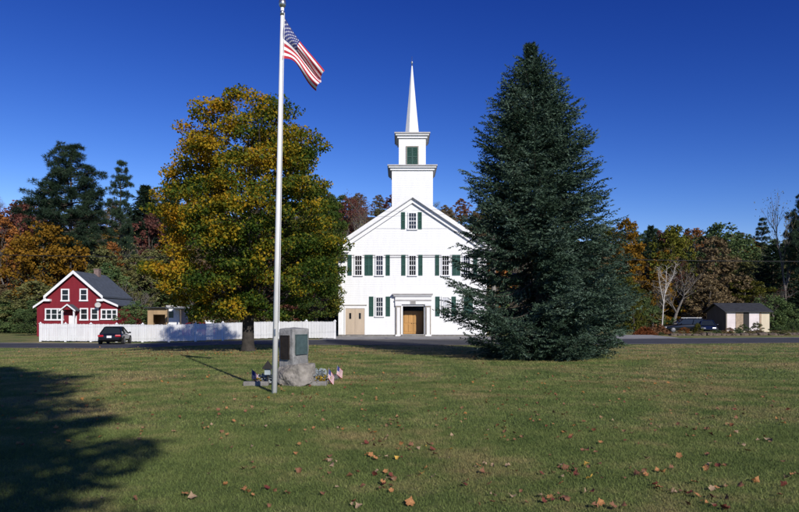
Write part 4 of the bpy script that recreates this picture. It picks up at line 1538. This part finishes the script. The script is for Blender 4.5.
# white garden box by the carport
o = MB().box(-.28, .28, -.3, .3, 0, 1.62).box(-.31, .31, -.33, .33, 1.623, 1.70, 0).build('storage_box', MT['white'], None, (X(209.8, 55), 55, G(X(209.8, 55), 55)))
tag(o, 'upright white storage box showing over the fence beside the maple trunk', 'box')

# ================================================================== UTILITY POLES AND WIRES
def upole(loc, h, label):
    t = thing('utility_pole', loc, label, 'utility pole')
    m = MB(); m.tube([(0, 0, -.3), (0, 0, h)], [.15, .10], 10); m.build('pole', MT['pole_wood'], t, smooth=True)
    m = MB(); m.box(-.06, .06, -1.0, 1.0, h - .75, h - .62); m.build('crossarm', MT['pole_wood'], t)
    for y in (-.85, .85):
        m = MB(); m.lathe([(.03, 0), (.05, .05), (.05, .1), (.02, .15)], (0, y, h - .62), 8); m.build('insulator', MT['lead'], t)
    return t


pcx = X(493.6, 49)
P0 = (X(493.6, 38.3), 46.2 * 0 + 35.9)
P0 = (X(493.6, 35.9), 35.9)
upole((P0[0], P0[1], 0), 8.3, 'grey wooden utility pole standing half hidden behind the spruce')
P1 = (-40.0, 40.5)
P2 = (48.0, 42.5)
upole((P1[0], P1[1], G(*P1)), 8.3, 'grey wooden utility pole by the road beyond the red house')
upole((P2[0], P2[1], 0), 8.3, 'grey wooden utility pole by the road beyond the pale shed')


def wire(a, b, sag, r, label):
    m = MB()
    a, b = Vector(a), Vector(b)
    pts = []
    for i in range(25):
        t = i / 24
        p = a.lerp(b, t) - a
        p.z -= sag * 4 * t * (1 - t)
        pts.append(p)
    m.tube(pts, r, 6)
    o = m.build('power_line', MT['wire'], None, tuple(a)); tag(o, label, 'cable')


zA = Z(256.4, P0[1])
wire((P1[0], P1[1] + .15, 6.1), (P0[0], P0[1] + .15, zA), .25, .022, 'thick dark cable running across the red house and church front')
wire((P0[0], P0[1] + .15, zA), (P2[0], P2[1] + .15, 5.7), .25, .022, 'thick dark cable running right across the woods above the pale shed')
for y in (-.85, .85):
    w_ = 'nearer' if y < 0 else 'farther'
    wire((P1[0], P1[1] + y, 7.85), (P0[0], P0[1] + y, 7.85), .3, .006, w_ + ' of the two thin upper wires left of the spruce')

# ================================================================== THE TWO BIG TREES
SPD = 24.9
spx = X(542, SPD)
sprof = [(0.0, 1.7), (0.35, 2.6), (1.1, 3.5), (2.3, 3.65), (3.9, 3.2), (6.3, 2.55), (7.9, 2.15), (8.7, 1.92), (9.8, 1.5), (10.8, 1.05), (11.5, .70), (12.1, .34), (12.6, .08)]
SPM = spruce_meshes(21, sprof, 12.65, (X(530, SPD) - spx))
plant('spruce_tree', SPM, (spx, SPD, 0), 'tall dense blue green spruce standing on the lawn before the church', 'tree', 1.0, 0.0)


def maple(loc, label, seed, tab, zmin, zmax, nclump, per, leaf, mcol, h, tr, name='maple_tree', dens_r=(.5, .85)):
    rng = np.random.default_rng(seed)
    ph = rng.uniform(0, 6.28, 5)

    def rad(z, az):
        b = 1 + .06 * math.sin(3 * az + ph[0] + z * .8) + .07 * math.sin(5 * az + ph[1] - z * 1.3) + .05 * math.sin(9 * az + ph[2] + z * 2.1)
        return interp(tab, z) * b * .95

    cs = crown_clumps(nclump, rad, zmin, zmax, rng, .42, .7)
    rs = rng.uniform(*dens_r, len(cs))
    pr = np.maximum(30, (per * (rs / rs.mean()) ** 2 * rng.uniform(.6, 1.3, len(cs))).astype(int))
    v, f = clumps_to_leaves(cs, rs, pr, leaf, rng, .5)
    crown = mesh_np('crown', v, f, [mcol])
    mb = MB()
    mb.tube([(0, 0, -.15), (0, 0, .05), (0, 0, .35), (0, .02, 1.4), (.05, 0, 2.6), (.1, 0, h * .55), (0, 0, h * .85)],
            [tr * 1.5, tr * 1.25, tr * 1.02, tr * .95, tr * .85, tr * .42, tr * .08], 12)
    for i, c in enumerate(cs):
        if i % 3 == 0 or c[2] < zmin + 2:
            zz = clamp(c[2] - rng.uniform(1.0, 3.2), 1.9, h * .8)
            limb(mb, (.05, 0, zz), c, tr * .30 * (1.1 - zz / h), .018, rng, 6, -.05 if c[2] > 4 else .06, 5)
    t = thing(name, loc, label, 'tree')
    link('trunk', mb.mesh('trunk', MT['bark_dark'], True), t)
    link('crown', crown, t)
    return t


MPD = 30.0
mtab = [(1.6, 2.6), (2.4, 3.6), (3.4, 4.3), (5, 4.5), (6.4, 4.5), (7.8, 4.15), (9.2, 3.5), (10.4, 3.1), (11.2, 2.6), (11.9, 1.9), (12.5, .9)]
maple((X(248, MPD), MPD, 0), 'tall maple turning gold and orange beside the road, left of the church', 4, mtab, 1.7, 12.0, 400, 250, .135, MT['f_maple'], 12.4, .29, dens_r=(.5, .9))
mtab2 = [(1.5, 1.6), (3, 2.4), (5, 2.8), (7.5, 3.0), (9.5, 2.5), (11, 1.8), (12.4, .8)]
d2 = 44.5
maple((X(313, 50), 51.5, 0), 'green maple close against the left side of the church', 9, [(a, b * .95) for a, b in mtab2], 1.5, 12.4, 190, 170, .17, MT['f_greenmaple'], 12.0, .2)

# ================================================================== THE WOODS
BROAD = [broad_tree_mesh(100 + i, 10, w, z0, nc, pr, .25, sh) for i, (w, z0, nc, pr, sh) in enumerate(
    [(3.3, .10, 190, 42, 1.0), (2.7, .12, 170, 42, .8), (3.8, .08, 220, 40, 1.1), (2.9, .05, 190, 38, 1.3), (3.4, .14, 150, 48, .9)])]
BARE = [bare_tree_mesh(300 + i, 10, sp, 4, ln) for i, (sp, ln) in enumerate([(.5, 1500), (.42, 500), (.6, 2200)])]
BUSH = [broad_tree_mesh(400 + i, 3.0, 1.9, .03, 85, 70, .11, 1.3, 6) for i in range(3)]
PINE = [pine_meshes(501, 20, [(.4, .12), (.5, .23), (.6, .25), (.72, .19), (.85, .13), (.95, .08), (1, .03)], .42, 16, 7, .62), pine_meshes(502, 20, [(.3, .06), (.45, .13), (.6, .12), (.75, .11), (.9, .07), (1, .02)], .30, 15, 5, .55)]
DARKCON = [spruce_meshes(60, [(0, 2.2), (1.5, 2.4), (5, 1.8), (8, .9), (10, .1)], 10, .1, 13, 8, .30, .30, .10)]

tb = random.Random(42)


def put(kind, px, ytop, d, label, group=None, name=None, wscale=1.0, variant=None, cat='tree', extra=None):
    x = X(px, d)
    g = G(x, d)
    h = Z(ytop, d) - g
    base = 10.0
    cm = tm = None
    if kind == 'pine':
        ms, base = PINE[variant or 0], 20.0; nm = 'pine_tree'
    elif kind == 'conifer':
        ms = DARKCON[0]; nm = 'conifer_tree'; cm = MT['f_pine']
    elif kind == 'bare':
        ms = BARE[variant if variant is not None else tb.randrange(3)]; nm = 'bare_tree'
        cm = MT['f_' + (extra or tb.choice(['brown', 'brown', 'olive', 'olive', 'red']))]
        tm = MT['bark_pale']
    elif kind == 'bush':
        ms, base = BUSH[variant if variant is not None else tb.randrange(3)], 3.0; nm = 'bush'; cm = MT['f_' + (extra or 'green')]
    else:
        ms = BROAD[variant if variant is not None else tb.randrange(5)]; nm = 'broadleaf_tree'; cm = MT['f_' + kind]
    s = max(.05, h / base)
    return plant(name or nm, ms, (x, d, g - .05), label, cat, (s * wscale, s * wscale, s), tb.uniform(0, 6.28), cm, group, tb, tm)


# trees one can pick out
put('pine', 70, 147.5, 96, 'big spreading dark pine rising above the woods behind the red house', wscale=.98)
put('pine', 121, 162.5, 100, 'smaller slender pine right of the big spreading pine on the skyline', wscale=.62, variant=1)
put('gold', 45, 219, 90, 'round golden orange tree left behind the red house', wscale=1.05, variant=2)
put('orange', 3, 214, 100, 'orange red tree at the left edge of the woods')
put('red', 22, 199, 112, 'dull red tree below the skyline left of the big pine')
put('red', 152, 213, 104, 'dark red tree in the woods beside the left edge of the golden maple', wscale=.8)
put('orange', 112, 240, 92, 'small orange brown tree directly behind the chimney of the red house', wscale=.8)
put('conifer', 144, 186, 128, 'dark conifer right of the slender pine on the skyline', wscale=1.3)
put('conifer', 170, 184, 130, 'dark conifer on the skyline touching the golden maple', wscale=1.3)
put('green', 108, 262, 84, 'dark green tree right behind the roof of the red house', wscale=1.2)
put('green', 136, 299.5, 64, 'bushy green tree between the red house and the plywood shed', wscale=1.35, variant=2)
put('gold', 627, 217, 92, 'golden tree rising behind the right side of the spruce', wscale=.78, variant=1)
put('yellowgreen', 673, 224, 95, 'tall yellow tree in the middle of the right woods', wscale=.85, variant=0)
put('conifer', 651, 226, 118, 'dark conifer tip between the golden and the yellow tree')
put('green', 721, 221, 104, 'broad dark green tree above the pale shed', wscale=1.15, variant=2)
put('pine', 762, 219, 108, 'flat topped dark pine standing clear on the skyline at the right', wscale=.62, variant=1)
put('pine', 803, 196, 84, 'dark pine at the right edge of the picture', wscale=.6, variant=0)
put('bare', 786, 192, 86, 'leafless grey tree before the dark pine at the right edge', wscale=.55, variant=1, extra='olive')
put('bare', 362, 192, 150, 'reddish leafless tree on the hill left of the church tower', extra='red', variant=0)
put('red', 349, 196, 160, 'dull red tree on the hill left of the church gable')
put('yellowgreen', 634, 282, 62, 'bright yellow green young tree at the right foot of the spruce', wscale=.75, variant=3)
put('orange', 694, 226, 122, 'rusty orange tree right of the tall yellow tree', wscale=.9)
put('red', 660, 229, 126, 'wine red tree behind the yellow tree', wscale=.8)
# white birch
BD = 74.0
bxx = X(662, BD)
birch = thing('birch_tree', (bxx, BD, -.05), 'slender white birch with bare forked limbs left of the dark wagon', 'tree')
mb = MB()
bt = []


def bline(pts, r0, r1):
    P = spline([(X(px, BD) - bxx, dy, Z(py, BD)) for px, py, dy in pts], 5)
    mb.tube(P, [.72 * (r0 + (r1 - r0) * i / (len(P) - 1)) for i in range(len(P))], 6, 0, False)
    bt.extend(P[3:])


bline([(662, 330, 0), (663, 312, 0), (664.5, 298, .1), (666, 284, 0), (667.5, 266, .2)], .13, .025)
bline([(664, 302, .1), (660, 290, -.3), (657.5, 280, -.5), (656, 270, -.6)], .075, .02)
bline([(665.2, 293, .0), (669.5, 285, .4), (674, 279, .7), (677, 272, .8)], .07, .02)
bline([(666.3, 282, .0), (663, 275, .5), (661.5, 267, .7)], .05, .015)
bline([(667, 285, .2), (672, 274, -.4), (673.5, 264, -.6)], .045, .015)
for p in bt:
    for k in range(3):
        d = Vector((tb.gauss(0, 1), tb.gauss(0, 1), tb.uniform(.2, 1.2))).normalized() * tb.uniform(.3, .9)
        q = Vector(p)
        mb.tube([q, q + d * .5 + Vector((0, 0, .02)), q + d], [.014, .011, .006], 3, 0, False)
link('trunk', mb.mesh('trunk', MT['birch'], True), birch)
rb_ = np.random.default_rng(12)
bp = np.array(bt)[rb_.integers(0, len(bt), 90)] + rb_.normal(size=(90, 3)) * .5
v, f = leaf_quads(bp, .09, rb_)
link('crown', mesh_np('crown', v, f, [MT['f_gold']]), birch)

ZONE = [(-999, 215, 'behind the red house'), (215, 480, 'behind the church'), (480, 2000, 'behind the pale shed')]
PAL = {0: ['olive'] * 5 + ['green'] * 3 + ['brown'] * 4 + ['bare'] * 6 + ['orange', 'orange', 'red', 'gold', 'conifer'],
       1: ['olive'] * 5 + ['green'] * 3 + ['brown'] * 5 + ['bare'] * 6 + ['red', 'orange', 'orange'],
       2: ['olive'] * 6 + ['green'] * 3 + ['brown'] * 4 + ['bare'] * 6 + ['gold', 'red', 'conifer', 'orange', 'yellowgreen']}
LOOK = {'olive': 'olive green leafy tree', 'green': 'dark green leafy tree', 'brown': 'brown leafy tree', 'bare': 'grey nearly leafless tree', 'orange': 'rusty orange tree', 'red': 'dull red tree',
        'conifer': 'dark pointed conifer', 'gold': 'golden yellow tree', 'yellowgreen': 'yellow green tree'}


def hidden(px, ytop):
    """behind the church front, the spruce or the heart of the maple"""
    if 352 < px < 470 and ytop > 232:
        return True
    if 492 < px < 592 and ytop > 120:
        return tb.random() < .72
    if 185 < px < 310:
        return tb.random() < .55
    return False


LAY = [(84, 27, 7.0), (91, 28, 11.0), (103, 28, 12.5), (118, 29, 13), (138, 30, 13), (163, 31, 12.5), (192, 30, 12), (222, 25, 11)]
for d, gap, hh in LAY:
    px = -60.0 + tb.uniform(0, gap)
    while px < 880:
        dj = d + tb.uniform(-5, 5)
        x = X(px, dj)
        zi = next(i for i, (a, b, _) in enumerate(ZONE) if a <= px < b)
        kind = tb.choice(PAL[zi])
        h = hh * tb.uniform(.75, 1.2)
        top = G(x, dj) + h
        yt = HZ - (top - EYE) / dj * F
        yt = max(yt, skyrow(px) + tb.uniform(-3, 6))
        if not hidden(px, yt):
            ws = tb.uniform(1.05, 1.5) if kind != 'conifer' else tb.uniform(1.2, 1.7)
            if d < 88:
                ws *= 1.3
            where = ('low on the slope ' if d < 110 else 'halfway up the hill ' if d < 170 else 'high on the hill ') + ZONE[zi][2]
            put(kind, px, yt, dj, LOOK[kind] + ' ' + where, 'woods: ' + LOOK[kind] + 's ' + where, wscale=ws)
        px += gap * tb.uniform(.7, 1.3)

# shrubs along the foot of the woods
for zi, (a, b) in enumerate(((-40, 44), (205, 338), (590, 650), (770, 850))):
    px = a
    while px < b:
        d = tb.uniform(78, 85)
        k = tb.choice(['green', 'olive', 'green', 'brown'])
        w_ = ['left of the red house', 'behind the fence under the maple', 'right of the spruce', 'right of the pale shed'][zi]
        lk = {'green': 'dark green', 'olive': 'olive green', 'brown': 'brown'}[k]
        put('bush', px, tb.uniform(292, 308), d, lk + ' shrub at the foot of the woods ' + w_, 'shrubs ' + lk + ' ' + w_, extra=k, wscale=1.4, cat='shrub')
        px += tb.uniform(11, 19)
put('bush', 38, 303, 70, 'dark green shrub against the left wall of the red house', extra='green', wscale=1.3, cat='shrub')
put('bush', 661, 331.5, 57.5, 'dark clipped bush at the left end of the fieldstone row', extra='green', wscale=1.6, cat='shrub')
put('bush', 684, 326.5, 59, 'rust coloured shrub before the dark wagon', extra='orange', wscale=1.5, cat='shrub')
put('bush', 698, 322.5, 59, 'yellow shrub before the dark blue car', extra='yellowgreen', wscale=.8, cat='shrub')
put('bush', 743, 323.5, 62, 'green shrub before the dark door of the pale shed', extra='green', wscale=1.2, cat='shrub')
put('bush', 757, 321, 63, 'tall green shrub before the right panel of the pale shed', extra='olive', wscale=1.0, cat='shrub')
put('bush', 729, 327, 60, 'low rusty shrub at the left corner of the pale shed', extra='orange', wscale=1.5, cat='shrub')
put('bush', 780, 324, 60, 'dark shrub at the right corner of the pale shed', extra='green', wscale=1.6, cat='shrub')
put('bush', 793, 322, 60, 'wide dark shrub at the right end of the fieldstone row', extra='green', wscale=1.5, cat='shrub')
for i in range(9):
    px = 703 + i * 11.5 + tb.uniform(-3, 3)
    k = tb.choice(['green', 'olive', 'brown'])
    lk = {'green': 'dark green', 'olive': 'olive green', 'brown': 'brown'}[k]
    put('bush', px, tb.uniform(328.5, 331.5), 58.0 + tb.uniform(-.5, .8), 'low ' + lk + ' shrub in the bed behind the fieldstone row', 'low ' + lk + ' shrubs behind the fieldstones', extra=k, wscale=1.9, cat='shrub')
put('bush', 643, 325, 66, 'brown shrub behind the smaller leaf heap', extra='brown', wscale=1.6, cat='shrub')
# the pine that throws its shadow over the left foreground stands behind the viewer
SHP = spruce_meshes(77, [(0, 2.8), (7, 2.75), (8.5, 2.9), (12.7, 2.3), (14, 1.6), (15.4, .7), (16.5, .1)], 16.5, 0.0, 24, 8, .12, .21, .11, lvar=(.55, 1.10), zj=.10, mat_='f_pine')
plant('conifer_tree', SHP, (1.45, -7.6, 0), 'tall conifer behind the viewer whose shadow falls over the left lawn', 'tree', 1.0, 1.2, None, None, tb)

# ================================================================== LAWN: blades and fallen leaves
rng = np.random.default_rng(77)


def blades(n, d0, d1, lo, hi, wid):
    u = rng.uniform(0, 1, n)
    d = np.sqrt(d0 * d0 + (d1 * d1 - d0 * d0) * u)
    x = rng.uniform(-1.12, 1.12, n) * d
    h = rng.uniform(lo, hi, n)
    edge = np.interp(x, [q[0] for q in RN], [q[1] for q in RN]) - .5
    ok = d < edge
    d, x, h = d[ok], x[ok], h[ok]
    n = len(d)
    a = rng.uniform(0, 2 * PI, n)
    le = rng.normal(size=(n, 2)) * .55
    b = np.stack([x, d, np.array([G(p, q) for p, q in zip(x, d)]) if d.max() > 20 else np.zeros(n)], 1)
    s = np.stack([np.cos(a), np.sin(a), np.zeros(n)], 1) * (wid * rng.uniform(.6, 1.4, n))[:, None]
    tip = b + np.stack([le[:, 0] * h, le[:, 1] * h, h], 1)
    v = np.empty((n, 3, 3)); v[:, 0] = b - s; v[:, 1] = b + s; v[:, 2] = tip
    return v.reshape(-1, 3)


vb = np.concatenate([blades(340000, 3.6, 9, .012, .036, .0032), blades(280000, 9, 16, .015, .04, .0055), blades(160000, 16, 27, .02, .05, .010), blades(130000, 27, 46, .02, .05, .016)])
o = link('grass', mesh_np('grass', vb, np.arange(len(vb)).reshape(-1, 3), [MT['blade']])); tag(o, 'short mown lawn grass covering the foreground green', 'grass', kind='stuff')


def fallen_leaf_mesh(seed):
    r = np.random.default_rng(seed)
    n = 18
    pts = []
    for k in range(n):
        a = 2 * PI * k / n
        lob = .55 + .45 * abs(math.cos(2.5 * a)) ** .7
        if k % 2:
            lob *= .82
        pts.append((.5 * lob * math.cos(a), .5 * lob * math.sin(a)))
    cx_, cy_ = r.normal(size=2) * 1.2
    kx, ky = r.uniform(.5, 1.5), r.uniform(-.7, 1.2)
    v = [(0, 0, 0.0)]
    for x, y in pts:
        v.append((x, y, kx * x * x + ky * y * y + .25 * x * y + r.normal() * .025))
    for x, y in pts:
        x *= .5; y *= .5
        v.append((x, y, kx * x * x + ky * y * y + .25 * x * y + r.normal() * .01))
    f = []
    for k in range(n):
        k2 = (k + 1) % n
        f.append((0, 1 + n + k, 1 + n + k2)); f.append((1 + n + k, 1 + k, 1 + k2, 1 + n + k2))
    return v, f


LM = {}
for ci, c in enumerate(LEAFC):
    LM[c] = [mesh_np('fallen_leaf', *fallen_leaf_mesh(ci * 10 + k), [MT['leaf_' + c]]) for k in range(3)]
lr = random.Random(99)


def leaf(px, py, size, c, label=None, group=None):
    d = EYE / (py - HZ) * F
    o = link('fallen_leaf', lr.choice(LM[c]), None, (X(px, d), d, .022 + .10 * size), (lr.gauss(0, .45), lr.gauss(0, .45), lr.uniform(0, 6.28)), size)
    tag(o, label or c + ' curled maple leaf lying on the mown lawn', 'leaf', group or c + ' fallen leaves on the lawn')
    return o


NAMED = [(589.5, 481, .17, 'golden yellow', 'big golden yellow leaf, brightest on the right lawn'), (193, 500, .15, 'pale tan', None), (185, 497, .13, 'bright orange', None),
         (561, 486, .13, 'bright orange', None), (410, 506, .15, 'bright orange', None), (601, 506, .12, 'bright orange', None), (299, 473, .13, 'rust brown', None),
         (247, 494, .12, 'bright orange', None), (647, 460, .13, 'pale tan', None), (679, 458, .13, 'bright orange', None), (709, 467, .13, 'pale tan', None), (756, 483, .14, 'bright orange', None),
         (695, 485, .13, 'bright orange', None), (660, 490, .13, 'bright orange', None), (671, 493, .12, 'pale tan', None), (683, 494, .13, 'rust brown', None), (697, 498, .13, 'bright orange', None),
         (713, 499, .13, 'rust brown', None), (655, 487, .12, 'dark red', None), (690, 496, .12, 'dark red', None), (726, 500, .12, 'rust brown', None), (748, 453, .14, 'bright orange', None)]
for px, py, s_, c, lb in NAMED:
    leaf(px, py, s_ * .66, c, lb, None)
CL = list(LEAFC)
cnt = 0
spots = []
while cnt < 272:
    py = 400 + 112 * (lr.random() ** .75)
    px = lr.uniform(60, 799) if lr.random() < .5 else lr.gauss(560, 150)
    if lr.random() < .35 and spots:
        q = lr.choice(spots); px, py = q[0] + lr.gauss(0, 12), q[1] + lr.gauss(0, 3)
    if not (0 < px < 799 and 392 < py < 511):
        continue
    if px < 190 and lr.random() < .7:
        continue
    spots.append((px, py))
    c = lr.choices(CL, [6, 3.5, 2.5, 2, .15])[0]
    leaf(px, py, lr.uniform(.035, .085), c)
    cnt += 1
# the many small leaves farther off
vv, ff = [], []
nv = 0
for k in range(850):
    d = lr.uniform(8.5, 34) if k % 2 else lr.uniform(7.5, 17)
    x = lr.uniform(-.68, .68) * d
    if lr.random() < .3:
        x, d = X(248, 30) + lr.gauss(0, 3.5), 28 + lr.gauss(0, 2.2)
    v, f = fallen_leaf_mesh(k % 7)
    M_ = Matrix.Translation((x, d, .03)) @ Euler((lr.gauss(0, .4), lr.gauss(0, .4), lr.uniform(0, 6.28))).to_matrix().to_4x4() @ Matrix.Scale(lr.uniform(.04, .075) + d * .0012, 4)
    vv += [tuple(M_ @ Vector(p)) for p in v]
    ff += [tuple(i + nv for i in q) for q in f]
    nv = len(vv)
MT['litter_leaf'] = foliage('scattered_leaves', [(0.16, .065, .03), (.30, .19, .10), (.36, .17, .05)], 5.0, .9, .1)
o = link('leaf_litter', mesh_np('leaf_litter', vv, ff, [MT['litter_leaf']])); tag(o, 'scatter of small fallen leaves over the farther lawn', 'leaves', kind='stuff')

# ================================================================== LIGHT, SKY, CAMERA
AZ, EL = math.radians(27), math.radians(28)
sd = Vector((math.sin(AZ) * -1 * math.cos(EL), math.cos(AZ) * math.cos(EL), -math.sin(EL)))   # direction the light travels
sun = bpy.data.lights.new('sun', 'SUN')
sun.energy = 4.6
sun.angle = math.radians(.53)
sun.color = (1.0, .955, .88)
so = bpy.data.objects.new('sun', sun)
COL.objects.link(so)
so.rotation_euler = sd.to_track_quat('-Z', 'Y').to_euler()
so.location = (20, -40, 40)

w = bpy.data.worlds.new('World')
S.world = w
w.use_nodes = True
nt = w.node_tree
nt.nodes.clear()
out = nt.nodes.new('ShaderNodeOutputWorld')
bg = nt.nodes.new('ShaderNodeBackground')
sky = nt.nodes.new('ShaderNodeTexSky')
sky.sky_type = 'NISHITA'
sky.sun_disc = False
sky.sun_elevation = EL
sky.sun_rotation = math.atan2(-sd.x, -sd.y)
sky.air_density = 1.0
sky.dust_density = 0.0
sky.ozone_density = 3.0
sky.altitude = 300
bg.inputs['Strength'].default_value = 0.07
# deep polarised blue of an autumn afternoon: a steeper curve per channel, the glare round the sun held down
sp_ = nt.nodes.new('ShaderNodeSeparateColor'); cb_ = nt.nodes.new('ShaderNodeCombineColor')
nt.links.new(sky.outputs['Color'], sp_.inputs[0])
for ch, (cap, ex, gain) in enumerate(((4.0, 2.6, .139), (6.0, 2.12, .187), (9.0, 1.485, .70))):
    mn = nt.nodes.new('ShaderNodeMath'); mn.operation = 'MINIMUM'; mn.inputs[1].default_value = cap
    pw = nt.nodes.new('ShaderNodeMath'); pw.operation = 'POWER'; pw.inputs[1].default_value = ex
    ml = nt.nodes.new('ShaderNodeMath'); ml.operation = 'MULTIPLY'; ml.inputs[1].default_value = gain
    nt.links.new(sp_.outputs[ch], mn.inputs[0]); nt.links.new(mn.outputs[0], pw.inputs[0])
    nt.links.new(pw.outputs[0], ml.inputs[0]); nt.links.new(ml.outputs[0], cb_.inputs[ch])
nt.links.new(cb_.outputs[0], bg.inputs['Color'])
nt.links.new(bg.outputs['Background'], out.inputs['Surface'])

cam = bpy.data.cameras.new('camera')
cam.sensor_width = 36
cam.lens = F / 799 * 36
cam.shift_y = (HZ - 256) / 799
cam.clip_end = 3000
cam.clip_start = .05
co = bpy.data.objects.new('camera', cam)
COL.objects.link(co)
co.location = (0, 0, EYE)
co.rotation_euler = (PI / 2, 0, 0)
S.camera = co

S.view_settings.view_transform = 'Standard'
S.view_settings.look = 'None'
S.view_settings.exposure = 0
S.view_settings.gamma = 1
S.view_settings.use_curve_mapping = False
S.cycles.max_bounces = 6
S.cycles.transparent_max_bounces = 4
S.cycles.use_denoising = True
